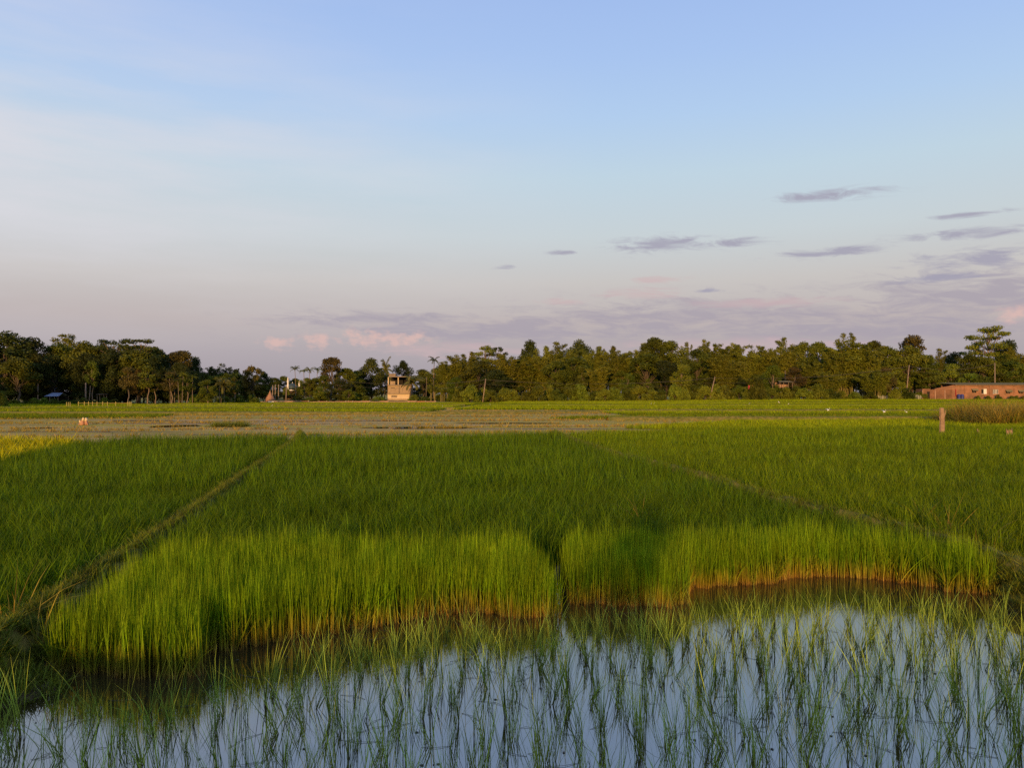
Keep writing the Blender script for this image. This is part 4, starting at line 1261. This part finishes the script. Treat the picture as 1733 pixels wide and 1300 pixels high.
def brick_building():
    D = 190.0; s = D / F
    x0 = XD(1617, D)
    z0 = ZD(678.3, D)
    e = empty('brick_building', (x0, D, z0), 0.0, 'long low red brick building with tin roof at the field edge', 'building')
    Lx, dp, hw = 24.0, 6.5, 3.75
    wl = MB()
    wins = [(4.1, 5.2, 1.9, 2.9), (6.4, 7.6, 1.7, 2.85), (9.2, 10.6, 1.7, 2.8), (12.5, 13.6, 1.75, 2.6), (15.6, 16.7, 1.75, 2.6), (19.0, 20.2, 1.7, 2.7)]
    xs = 0.0
    for (a, b, c, d) in wins:
        wl.box(((xs + a) / 2, 0.12, hw / 2), (a - xs, .24, hw)); wl.box(((a + b) / 2, .12, c / 2), (b - a, .24, c)); wl.box(((a + b) / 2, .12, (d + hw) / 2), (b - a, .24, hw - d)); xs = b
    wl.box(((xs + Lx) / 2, .12, hw / 2), (Lx - xs, .24, hw))
    wl.box((Lx / 2, dp - .12, hw / 2 + .25), (Lx, .24, hw + .5)); wl.box((Lx - .12, dp / 2, hw / 2), (.24, dp - .5, hw))
    wl.build('wall', M['brick'], e)
    # gable end stands back to the left, as an oblique wing
    gx = -23 * s
    gb = MB()
    gb.add([(gx, 3.2, 0), (-.02, .02, 0), (-.02, .02, hw + .2), (gx, 3.2, 20.5 * s), (gx, 3.4, 0), (-.02, .22, 0), (-.02, .22, hw + .2), (gx, 3.4, 20.5 * s)],
           [[0, 1, 2, 3], [7, 6, 5, 4], [0, 4, 5, 1], [3, 2, 6, 7], [0, 3, 7, 4], [1, 5, 6, 2]])
    gb.build('gable_wall', M['brick'], e)
    rf = MB()
    corrugate(rf, (-.5, -.5, hw + .28), (Lx + .4, -.5, hw + .22), (Lx + .4, dp + .3, hw + .75), (-.5, dp + .3, hw + .8), 110, .04)
    rf.build('roof', M['tin'], e)
    MB().box((Lx / 2, -.42, hw + .16), (Lx + .6, .05, .12)).build('eave_board', M['post'], e)
    for i, (a, b, c, d) in enumerate(wins):
        wn = MB().box(((a + b) / 2, .2, (c + d) / 2), (b - a, .04, d - c)); wn = wn.build('window', M['dark'], e)
        fr = MB()
        for x in np.linspace(a, b, 5 if i == 2 else 3): fr.box((x, .1, (c + d) / 2), (.07 if i != 2 else .13, .06, d - c))
        fr.box(((a + b) / 2, .1, c), (b - a + .1, .07, .07)); fr.box(((a + b) / 2, .1, d), (b - a + .1, .07, .07))
        fr.build('window_frame', M['white'] if i in (1, 2) else M['post'], wn)
        if i in (0, 3, 4):
            aw = MB(); aw.add([(a - .2, -.02, d + .1), (b + .25, -.02, d + .1), (b + .25, -.75, d - .4), (a - .2, -.75, d - .4)], [[0, 1, 2, 3]])
            aw.add([(a - .2, -.02, d + .06), (b + .25, -.02, d + .06), (b + .25, -.75, d - .44), (a - .2, -.75, d - .44)], [[3, 2, 1, 0]])
            aw.build('awning', M['tin'], e)
        if i == 1: MB().box((b - .3, -.06, (c + d) / 2), (.75, .05, d - c + .1)).build('shutter', M['white'], e)['label'] = 'open pale shutter'
    MB().box((.05, -.06, 2.0), (.22, .06, 1.8)).build('door_jamb', M['red'], e)['label'] = 'dark red upright at the corner'
    for x in (2.3, 8.5, 14.6, 17.8):
        MB().box((x, -.05, hw / 2), (.32, .12, hw)).build('pilaster', M['brick'], e)
    # lower yard wall
    y = empty('yard_wall', (XD(1563, D), D + .6, z0), 0.0, 'lower brick yard wall joined to the brick building', 'wall')
    wy = 53 * s
    m = MB(); m.box((0.55, 0, 1.48), (1.1, .24, 2.95)); m.box((1.1 + .35, 0, 2.6), (.7, .24, .7)); m.box((1.8 + (wy - 1.8) / 2, 0.0, 1.38), (wy - 1.8, .24, 2.75)); m.box((0.12, 1.6, 1.45), (.24, 2.9, 2.9))
    m.build('wall', M['brick_old'], y)
    MB().box((1.45, .06, 1.12), (.7, .06, 2.25)).build('door', M['dark'], y)
    MB().box((wy / 2, 0, 2.995), (wy + .1, .34, .08)).build('coping', M['concrete'], y) if False else None
    for x in (.0, 3.1, 5.5): MB().box((x, -.17, 1.3), (.26, .1, 2.6)).build('pier', M['pinkwall'], y)
    # blue tanks against the corner
    for i, dx in enumerate((0.45, 1.25)):
        t = empty('water_drum', (x0 + dx, D - .7, z0 - .02), 0, 'blue plastic drum standing against the brick building corner', 'drum', 'blue drums by the brick building')
        MB().lathe((0, 0, 0), [(.34, 0), (.38, .06), (.38, .5), (.4, .53), (.38, .56), (.38, 1.0), (.4, 1.03), (.38, 1.06), (.36, 1.5), (.3, 1.56)], 14).build('body', M['blue'], t, True)
        MB().lathe((0, 0, 1.56), [(.26, 0), (.26, .06), (.1, .08)], 14).build('lid', M['blue'], t)
    for px in (1690, 1712, 1655, 1733, 1672, 1720):
        T('shrub', px, 669 + _r.uniform(-2, 3), D - 1.6, 12, 'small weedy bush at the foot of the brick building wall', grp='weedy bushes along the brick wall')


brick_building()


def mosque():
    D = 262.0
    e = empty('mosque', (XD(492, D), D, 0.0), 0, 'small mosque with dark dome and two white minarets', 'mosque')
    zz = lambda py: ZD(py, D)
    b = zz(662)
    MB().box((0, 2.5, b / 2), (4.6, 5, b)).build('wall', M['pinkwall'], e)
    MB().lathe((0, 2.0, b), [(1.55, 0), (1.6, .1), (1.6, .45), (1.45, .5)], 20).build('drum', M['white'], e)
    MB().lathe((0, 2.0, b + .5), [(1.35, 0), (1.5, .35), (1.52, .8), (1.35, 1.3), (.95, 1.75), (.45, 2.05), (.1, 2.2)], 24).build('dome', M['dome'], e, True)
    MB().lathe((0, 2.0, b + 2.5), [(.55, -.25), (.3, .0), (.12, .2), (.14, .35), (.03, .7)], 12).build('finial', M['white'], e)
    for px, t in ((485.8, 638), (505.2, 644)):
        x = XD(px, D) - XD(492, D); h = zz(t)
        mi = MB().lathe((x, 1.0, 0), [(.34, 0), (.32, h * .62), (.42, h * .63), (.42, h * .66), (.28, h * .67), (.27, h * .8), (.38, h * .81), (.38, h * .83), (.22, h * .85), (.24, h * .92), (.03, h)], 12)
        mi.build('minaret', M['white'], e)
    for x in (-1.4, 0, 1.4):
        MB().box((x, -.03, b * .4), (.7, .1, b * .5)).build('window', M['dark'], e)


mosque()


def shed(px0, px1, ytop, yeave, ybase, D, mat, label, back=3.5, walls=False):
    x0, x1 = XD(px0, D), XD(px1, D); w = x1 - x0; z0 = ZD(ybase, D)
    e = empty('shed', ((x0 + x1) / 2, D, z0), 0, label, 'shed')
    rt, re_ = ZD(ytop, D) - z0, ZD(yeave, D) - z0
    rf = MB(); corrugate(rf, (-w / 2, -.4, re_), (w / 2, -.4, re_), (w / 2 - .4, back / 2, rt), (-w / 2 + .4, back / 2, rt), 24, .04)
    corrugate(rf, (-w / 2 + .4, back / 2, rt), (w / 2 - .4, back / 2, rt), (w / 2, back + .4, re_), (-w / 2, back + .4, re_), 24, .04)
    rf.build('roof', mat, e)
    for x in (-w / 2 + .3, -w / 6, w / 6, w / 2 - .3):
        for yy in (0, back): MB().tube([(x, yy, -.2), (x, yy, re_ + .03)], .06, 5).build('post', M['post'], e)
    if walls: MB().box((0, back - .05, re_ / 2), (w - .6, .1, re_)).build('wall', M['pinkwall'], e)
    else: MB().box((0, back - .2, re_ / 2), (w - .6, .1, re_ * .95)).build('wall', M['dark'], e)  # near-black back sheet paints the shade under the open roof


shed(76, 101, 665, 671, 682, 150, M['tin_blue'], 'open shed with pale blue-grey tin roof below the dark grove')
shed(77, 94, 655, 660, 682, 156, M['tin_blue'], 'tin-roofed hut peeping out behind the open shed', walls=True)
shed(162, 183, 666, 668, 682, 150, M['concrete'], 'low grey shelter frame beside the red-clad person')
shed(1318, 1343, 644.5, 647, 656, 190, M['tin'], 'red-walled hut with tin roof half hidden behind the hedge', walls=True)


def haystack():
    D = 181.0
    e = empty('haystack', (XD(457, D), D, float(gz(XD(457, D), D))), 0.3, 'conical brown haystack beside the tall poles', 'haystack')
    r = np.random.default_rng(3)
    prof = [(.95, 0), (1.12, .35), (1.1, .7), (.92, 1.1), (.62, 1.6), (.36, 2.05), (.2, 2.4), (.1, 2.6), (.02, 2.68)]
    mb = MB().lathe((0, 0, 0), prof, 22)
    mb.v[0] *= (1 + r.normal(0, .035, mb.v[0].shape)); mb.build('straw_pile', M['straw'], e, True)
    st = MB()
    for i in range(500):
        a = r.uniform(0, 6.28); z = r.uniform(.05, 2.4); q = np.interp(z, [p[1] for p in prof], [p[0] for p in prof])
        c = np.array([q * math.cos(a), q * math.sin(a), z]); d = np.array([math.cos(a) * .35, math.sin(a) * .35, -.9]) * r.uniform(.2, .45) + r.normal(0, .06, 3)
        sd = np.array([-math.sin(a), math.cos(a), 0]) * .03
        st.add([c - sd, c + sd, c + d + sd * .4, c + d - sd * .4], [[0, 1, 2, 3]])
    tag(st.build('loose_straw', M['straw'], e), kind='stuff')
    MB().tube([(0, 0, 2.4), (0.03, 0, 3.0)], .05, 5).build('centre_pole', M['post'], e)


haystack()


def boundary_wall():
    D = 177.0
    e = empty('boundary_wall', (XD(560, D), D, 0.0), 0, 'long low boundary wall of faded panels in front of the trees', 'wall')
    r = random.Random(9); cx = XD(560, D)
    px = 396
    whites = [(450, 462), (700, 712)]
    while px < 728:
        w = r.uniform(11, 17); mid = px + w / 2
        hit = [a for a in whites if a[0] <= mid <= a[1]]
        m = M['white'] if hit else r.choice([M['pinkwall'], M['pinkwall'], M['brick'], M['plaster_raw']])
        x0, x1 = XD(px, D) - cx, XD(px + w, D) - cx
        h = r.uniform(.38, .62); z0 = float(gz(XD(mid, D), D)) - .1
        MB().box(((x0 + x1) / 2, r.uniform(-.05, .05), z0 + h / 2), (x1 - x0 - .26, .16, h)).build('wall_panel', m, e)
        MB().box((x1, 0, z0 + (h + .12) / 2), (.24, .26, h + .12)).build('pier', M['concrete'], e)
        px += w


boundary_wall()


# ------------------------------------------------------------------ poles, wires, fences, posts
def pole(px_b, py_b, px_t, py_t, D, rad, label, arm=True, group=None, hidden=True):
    xb, xt = XD(px_b, D), XD(px_t, D); g = float(gz(xb, D)); zt = ZD(py_t, D)
    zb = ZD(py_b, D)
    if zb > g: xb = xt + (xb - xt) * (zt - g + .3) / (zt - zb)
    e = empty('utility_pole', (xb, D, g - .3), 0, label, 'pole', group)
    dx, h = xt - xb, zt - g + .3
    MB().tube([(0, 0, 0), (dx * .5, .02, h * .5), (dx, 0, h)], [rad * 1.15, rad, rad * .8], 8).build('shaft', M['post'], e, True)
    if arm:
        MB().box((dx * .96, -.1, h * .96), (1.3, .09, .1)).build('crossarm', M['post'], e)
        for q in (-.55, 0, .55): MB().lathe((dx * .96 + q, -.1, h * .96 + .05), [(.03, 0), (.06, .05), (.05, .13), (.02, .16)], 6).build('insulator', M['white'], e)
    return Vector((xt, D, zt))


pT = [pole(817, 681, 822, 641, 182, .12, 'leaning wooden utility pole at the left end of the hedge', False),
      pole(1200, 681, 1210, 638, 183, .12, 'leaning wooden utility pole in the middle of the hedge', False),
      pole(1535, 657, 1539, 618, 190, .13, 'tall pale utility pole before the bright green trees', False),
      pole(1684, 634, 1684, 614, 198, .13, 'pale utility pole rising behind the brick building roof', False)]
pole(64, 682, 64, 648, 150, .13, 'brown pole beside the tin-roofed shed', False)
pole(145, 683, 145, 648, 147, .14, 'pinkish pole standing between the two sheds', False)
pole(151, 680, 153, 653, 149, .09, 'thinner leaning pole next to the pinkish pole', False)
pole(1329, 660, 1329, 627, 197, .07, 'thin mast above the red-walled hut', False)
for i, (px, t) in enumerate([(461, 652), (465.5, 651), (471, 651), (484, 653)]):
    pole(px, 681, px + .6, t, 184, .11, ['tall pole nearest the haystack', 'pale tall pole just right of the haystack', 'tall pole midway between haystack and mosque', 'tall pole in front of the mosque wall'][i], False)


def wire(a, b, sag, label):
    s = np.linspace(0, 1, 24)[:, None]
    p = np.array(a) + (np.array(b) - np.array(a)) * s
    p[:, 2] -= sag * 4 * (s[:, 0] * (1 - s[:, 0]))
    tag(MB().tube(p, .014, 4).build('overhead_wire', M['cable']), label, 'wire', 'overhead wires along the hedge')


for q, dz in ((-.55, -.25), (.0, -.25), (.55, -.25), (0.0, -1.3)):
    for i in range(3):
        wire(pT[i] + Vector((q, -.1, dz)), pT[i + 1] + Vector((q, -.1, dz)), 1.2, 'thin overhead wire strung between utility poles')
    wire(pT[0] + Vector((q, -.1, dz)), Vector((XD(560, 190), 190, 6.0 + dz)), 1.2, 'thin overhead wire strung between utility poles')


def small_fence():
    D = 118.0
    e = empty('plot_fence', (XD(178, D), D, 0.1), 0, 'low fence of thin posts around the yellow-green plot', 'fence')
    cx = XD(178, D)
    for px in (113, 116, 119, 133, 143, 150, 157, 164.5, 174, 182, 196, 216, 219, 222):
        MB().box((XD(px, D) - cx, 0, .45), (.07, .07, 1.0 if px > 130 else .8)).build('post', M['drypost'], e)
    for z in (.72,): MB().box((XD(178, D) - cx, -.06, z), (XD(222, D) - XD(130, D), .03, .04)).build('rail', M['drypost'], e)
    D = 189.0
    e = empty('net_fence', (XD(1512, D), D, float(gz(XD(1512, D), D))), 0, 'pale net fence on thin posts left of the brick yard wall', 'fence')
    cx = XD(1512, D)
    for px in range(1466, 1562, 7): MB().box((XD(px, D) - cx, 0, .55), (.09, .09, 1.3)).build('post', M['wire_net'], e)
    net = MB()
    for z in np.arange(.15, 1.05, .15): net.box((0, -.06, z), (XD(1560, D) - XD(1464, D), .02, .03))
    for x in np.arange(XD(1464, D) - cx, XD(1560, D) - cx, .25): net.box((x, -.062, .58), (.02, .02, .92))
    net.build('net', M['wire_net'], e)
    g = empty('goal_frame', (XD(1548, 188), 188.0, ZD(678, 188)), 0, 'thin pale goal-like frame beside the brick yard wall', 'frame')
    for x in (-.9, .9): MB().tube([(x, 0, -.1), (x, 0, 1.25)], .05, 5).build('upright', M['wire_net'], g)
    MB().tube([(-2.6, 0, 1.25), (.9, 0, 1.25)], .05, 5).build('crossbar', M['wire_net'], g)


small_fence()


def stump(px, ytop, ybase, D, wpx, label, split=True, seed=1):
    r = np.random.default_rng(seed)
    x = XD(px, D); h = ZD(ytop, D) - float(gz(x, D)); rd = wpx / F * D / 2
    e = empty('wooden_post', (x, D, float(gz(x, D)) - .05), 0.2, label, 'post')
    n = 10; s = np.linspace(0, 1, n); sides = 9
    th = np.linspace(0, 2 * math.pi, sides, endpoint=False)
    lob = 1 + .16 * np.cos(th * 2 + .6) + .1 * np.cos(th * 5)
    V = [(rd * lob[j] * (1.05 - .22 * a) * math.cos(th[j]) + .03 * math.sin(3 * a), rd * lob[j] * (1.05 - .22 * a) * math.sin(th[j]), h * a + (0.06 * r.normal() if a == 1 else 0)) for a in s for j in range(sides)]
    f = [[i * sides + j, i * sides + (j + 1) % sides, (i + 1) * sides + (j + 1) % sides, (i + 1) * sides + j] for i in range(n - 1) for j in range(sides)] + [[(n - 1) * sides + j for j in range(sides)]]
    m = MB(); m.add(V, f); m.build('shaft', M['wood'], e, False)
    if split:
        m = MB(); m.tube([(rd * .9, -.03, h * .72), (rd * 1.5, -.03, h * .88), (rd * 1.6, -.03, h * .95)], [.03, .025, .015], 5); m.build('splinter', M['wood'], e)
        m = MB(); m.tube([(-rd * .9, -.02, h * .62), (-rd * 1.35, -.02, h * .74)], [.03, .015], 5); m.build('splinter', M['wood'], e)


stump(1593.5, 690, 728, 38.5, 8, 'tall weathered wooden post standing in the green rice', True, 1)
stump(1704, 727, 733, 37.0, 4, 'short grey-brown stump, thinner of a close pair in the rice', False, 2)
stump(1709.5, 726, 733, 37.2, 6, 'short wooden stump, thicker of a close pair in the rice', False, 3)
stump(1655, 727, 731, 38.0, 5, 'lone low stump barely rising above the rice', False, 4)


def heap():
    D = 55.0
    x = XD(142.5, D)
    e = empty('straw_heap', (x, D, float(gz(x, D))), 0, 'small tan bundle heap with cream tops on the bare fallow field', 'heap')
    r = np.random.default_rng(8)
    for (dx, w, h, m, nm, z, dy) in [(-.12, .30, .34, 'clay', 'clay_bundle', 0, 0), (.16, .24, .30, 'clay', 'clay_bundle', 0, .05), (-.06, .2, .2, 'creamstraw', 'straw_bundle', .31, 0), (.14, .2, .24, 'creamstraw', 'straw_bundle', .27, .03), (-.24, .13, .16, 'creamstraw', 'straw_bundle', .2, -.08)]:
        mb = MB().lathe((dx, dy, z), [(w * .42, -.02), (w * .55, h * .2), (w * .5, h * .55), (w * .42, h * .85), (w * .15, h * 1.08)], 10)
        mb.v[0] += r.normal(0, .014, mb.v[0].shape); mb.build(nm, M[m], e, True)
    t = MB()
    for dx in (-.3, .3): t.tube([(dx * .6, -.05, .32), (dx * .9, -.08, .12), (dx * 1.05, -.1, 0)], .035, 6)
    t.build('loose_stalk', M['clay'], e)


heap()


# ------------------------------------------------------------------ egrets
def egret(px, py, D, label, fly=False, rz=0.0, group=None):
    x = XD(px, D); z = float(gz(x, D)) if not fly else ZD(py, D)
    z = max(z, ZD(py, D) - 0.25)
    e = empty('egret', (x, D, z), rz, label, 'bird', group)
    s = 0.6
    b = MB()
    p = np.array([(-.34, 0, .30), (-.26, 0, .33), (-.12, 0, .38), (.04, 0, .42), (.13, 0, .47), (.16, 0, .56), (.12, 0, .64), (.14, 0, .72), (.20, 0, .75), (.25, 0, .745)]) * s
    b.tube(p, np.array([.015, .05, .10, .10, .06, .032, .026, .028, .036, .02]) * s, 8); b.build('body', M['feather'], e, True)
    MB().tube(np.array([(.24, 0, .745), (.36, 0, .72)]) * s, [.014 * s, .003], 5).build('beak', M['beak'], e)
    if not fly:
        for q in (-.035, .035): MB().tube(np.array([(0, q, .34), (-.02, q, .18), (0.02, q, -.05)]) * s, .011, 4).build('leg', M['legdark'], e)
    for q in (-1, 1):
        if fly:
            m = MB(); m.add(np.array([(-.1, q * .06, .42), (.1, q * .06, .44), (.12, q * .36, .62), (-.08, q * .34, .6), (-.14, q * .62, .6), (.02, q * .64, .63)]) * s, [[0, 1, 2, 3], [3, 2, 5, 4]])
        else:
            m = MB(); m.tube(np.array([(-.36, q * .05, .29), (-.2, q * .085, .35), (0, q * .085, .42), (.08, q * .05, .44)]) * s, np.array([.008, .045, .06, .02]) * s, 6)
        m.build('wing', M['feather'], e, True)


for i, (px, py, D, fly) in enumerate([(1402, 698, 84, True), (1497, 701, 80, True), (1533, 698, 84, False), (1334, 684.5, 136, False), (1389, 682, 160, False), (1318, 683.5, 140, True), (1102, 683.5, 140, False),
                                      (1107, 683.5, 142, False), (830, 686, 128, False), (929, 687.5, 126, False), (460, 689, 120, False), (666, 693, 108, False), (749, 689, 116, False), (1268, 684, 140, False), (1518, 675.5, 187, False)]):
    lb = {0: 'white egret with raised wings above the bund left of the puddle', 1: 'white egret with raised wings beside the long puddle', 2: 'white egret standing beyond the long puddle'}.get(i)
    egret(px, py, D, lb or ('small white egret %s in the far green rice' % ('taking off' if fly else 'standing')), fly, (i * 1.9) % 6.28 if i > 2 else [0.4, 0.3, 2.6][i], None if lb else 'egrets in the far rice')


# ------------------------------------------------------------------ people
def person(name, loc, rz, h, pose, label, shirt, lower):
    e = empty(name, loc, rz, label, 'person')
    k = h / 1.7
    if pose == 'photo':
        J = {'pel': (0, 0, .93), 'ch': (0, .02, 1.25), 'nk': (0, .02, 1.45), 'hd': (0, .04, 1.56), 'top': (0, .03, 1.68), 'shl': (-.19, .02, 1.40), 'ell': (-.24, .16, 1.2), 'hal': (-.07, .30, 1.44), 'shr': (.19, .02, 1.40), 'elr': (.24, .16, 1.2), 'har': (.07, .30, 1.44)}
    else:
        J = {'pel': (0, 0, .93), 'ch': (0, .02, 1.25), 'nk': (0, .02, 1.45), 'hd': (0, .04, 1.56), 'top': (0, .03, 1.68), 'shl': (-.19, .02, 1.40), 'ell': (-.25, .0, 1.12), 'hal': (-.24, .08, .86), 'shr': (.19, .02, 1.40), 'elr': (.25, .0, 1.12), 'har': (.24, .08, .86)}
    J.update({'hil': (-.1, 0, .88), 'knl': (-.11, .03, .48), 'anl': (-.11, 0, .08), 'tol': (-.12, .16, .03), 'hir': (.1, 0, .88), 'knr': (.11, .03, .48), 'anr': (.11, 0, .08), 'tor': (.12, .16, .03)})
    R = {'pel': .15, 'ch': .15, 'nk': .06, 'hd': .10, 'top': .06, 'shl': .075, 'ell': .05, 'hal': .035, 'shr': .075, 'elr': .05, 'har': .035, 'hil': .10, 'knl': .065, 'anl': .045, 'tol': .035, 'hir': .10, 'knr': .065, 'anr': .045, 'tor': .035}
    E = [('pel', 'ch'), ('ch', 'nk'), ('nk', 'hd'), ('hd', 'top'), ('ch', 'shl'), ('shl', 'ell'), ('ell', 'hal'), ('ch', 'shr'), ('shr', 'elr'), ('elr', 'har'), ('pel', 'hil'), ('hil', 'knl'), ('knl', 'anl'), ('anl', 'tol'), ('pel', 'hir'), ('hir', 'knr'), ('knr', 'anr'), ('anr', 'tor')]
    ks = list(J)
    me = bpy.data.meshes.new('body'); me.from_pydata([tuple(c * k for c in J[q]) for q in ks], [(ks.index(a), ks.index(b)) for a, b in E], [])
    o = put('body', me, e)
    sk = o.modifiers.new('skin', 'SKIN'); sk.use_smooth_shade = True
    for i, q in enumerate(ks):
        me.skin_vertices[0].data[i].radius = (R[q] * k, R[q] * k); me.skin_vertices[0].data[i].use_root = (q == 'pel')
    o.modifiers.new('sub', 'SUBSURF').levels = 1
    me.materials.append(M['skin'])
    MB().lathe((0, .02 * k, 1.0 * k), [(.19 * k, 0), (.2 * k, .1 * k), (.205 * k, .3 * k), (.2 * k, .42 * k), (.09 * k, .48 * k)], 14).build('shirt', shirt, e, True)
    MB().lathe((0, 0.01, 0.12 * k), [(.22 * k, 0), (.2 * k, .4 * k), (.19 * k, .9 * k), (.18 * k, .95 * k)], 14).build('wrap', lower, e, True)
    MB().lathe((0, .0, 1.55 * k), [(.1 * k, 0), (.125 * k, .06 * k), (.11 * k, .13 * k), (.04 * k, .17 * k)], 12).build('hair', M['hair'], e, True)


person('person', (XD(196.5, 147), 147.0, ZD(688.5, 147)), 3.0, 1.55, 'stand', 'distant person in red and white clothing below the dark grove', M['white'], M['redcloth'])
kind('sapling', broad(650, 1.75, 0.75, 0.55, 11, 0.2, 26, 0.09, 0.018, 1.0, 0.8, 'leaf_mid', 'bark'))  # added out of view to cast a standing figure's shadow on the rice
a, b, Ht, W = KIND['sapling'][0]
e = empty('young_tree', (-0.30, -1.5, 0.80), 0.4, 'added unseen sapling casting the shadow of a standing figure', 'tree')
put('trunk', a, e); put('crown', b, e)
tag(MB().box((XD(1270, 184), 184.0, ZD(655.5, 184)), (1.1, .25, .9), .2).build('hanging_cloth', M['redcloth']), 'red cloth hung out above the hedge', 'cloth')

# sparse bush added out of view to half-shade the right seedbed
kind('sparse', shrub(640, mat='leaf_mid', nl=24))
a, b, Ht, W = KIND['sparse'][0]
e = empty('shrub', (-0.62, -0.9, 0.83), 0.4, 'added unseen bush shading part of the right seedbed', 'shrub')
e.scale = (0.40, 0.2, 0.36); put('trunk', a, e); put('crown', b, e)

# ------------------------------------------------------------------ transplanted rice standing in the water
TUFT = []
for i in range(12):
    me = blades(11 + i % 7, 0.36, 0.0042, 0.02 + 0.006 * (i % 4), 0.10 + 0.045 * (i % 4), 0.07 + 0.05 * (i % 3), 4, 800 + i, 0.3, droop=0.5).mesh('rice_tuft')
    me.materials.append(M['tuft']); TUFT.append(me)
r = np.random.default_rng(12)
x, y = jgrid(-4.5, 7.0, 4.0, 9.2, 0.205, 801, 0.36)
front = lambda xx: np.interp(xx, [p[0] for p in LEFT_FRONT + RIGHT_FRONT], [p[1] for p in LEFT_FRONT + RIGHT_FRONT])
k = inside(x, y, POND) & view(x, y, 0.5)
dl = dist_line(x, y, LEFT_FRONT + RIGHT_FRONT)
k &= (dl > 0.62) & ~((x > 0.4) & (x < 0.65) & (y > 7.6)) & (y < front(x) - 0.2)
k &= (y < 7.9) | (x < 0.9)
k &= r.random(len(x)) < 0.93
x, y = x[k], y[k]
invw = np.abs(x) < 0.667 * y + 0.15
order = np.argsort(y + np.where(invw & (y > 4.35), 0, 100))
for n_, j in enumerate(order[:300]):
    o = put('rice_tuft', TUFT[int(r.integers(12))])
    o.location = (x[j], y[j], -0.04)
    o.rotation_euler = (r.normal(0, .14), r.normal(0, .14), r.uniform(0, 6.28))
    q = r.uniform(.65, 1.3); o.scale = (q, q, q * r.uniform(.9, 1.15))
    tag(o, 'sparse green rice tuft standing in the open water', 'rice tuft', 'transplanted rice tufts in the water')
rest = order[300:]
source('wtuft', [blades(11 + i % 5, 0.36, 0.0044, 0.024, 0.16, 0.14, 4, 820 + i, 0.25, droop=0.5) for i in range(5)], M['tuft'])
if len(rest):
    scatter('rice_tufts', 'wtuft', np.stack([x[rest], y[rest], np.full(len(rest), -0.04)], -1), 1.0, 0.13, 'more rice tufts standing in the water near the seedbeds', 803)
# floating straws
st = MB()
for i in range(320):
    yy = r.uniform(4.3, 8.4); xx = r.uniform(-.68, .68) * yy
    if not inside(np.array([xx]), np.array([yy]), POND)[0] or dist_line(np.array([xx]), np.array([yy]), POND, True)[0] < .15: continue
    a = r.uniform(0, 6.28); l = r.uniform(.05, .28)
    st.tube([(xx, yy, .002), (xx + l * .5 * math.cos(a), yy + l * .5 * math.sin(a), .006), (xx + l * math.cos(a + .2), yy + l * math.sin(a + .2), .002)], .0016, 3, r.uniform(0, 1), cap=False)
for i in range(160):
    yy = r.uniform(4.3, 8.6); xx = r.uniform(-.68, .68) * yy
    if not inside(np.array([xx]), np.array([yy]), POND)[0]: continue
    a = r.uniform(0, 6.28); l = r.uniform(.006, .02); c_, s_ = math.cos(a) * l, math.sin(a) * l
    st.add([(xx + c_, yy + s_, .003), (xx - s_ * .6, yy + c_ * .6, .004), (xx - c_, yy - s_, .003), (xx + s_ * .6, yy - c_ * .6, .004)], [[0, 1, 2, 3]])
tag(st.build('floating_straw', M['bark']), 'thin dead straws floating on the paddy water', kind='stuff')

# bottle on the bank
e = empty('plastic_bottle', (-3.83, 5.72, 0.10), 0.0, 'grey plastic bottle with red cap lying on the grassy bank', 'bottle')
e.rotation_euler = (0.25, -0.25, 0)
MB().lathe((0, 0, 0), [(.034, 0), (.038, .02), (.038, .06), (.035, .07), (.038, .08), (.038, .14), (.03, .17), (.014, .2), (.014, .215)], 14).build('body', M['bottle'], e, True)
MB().lathe((0, 0, .212), [(.019, 0), (.019, .03), (.016, .033)], 12).build('cap', M['red'], e)
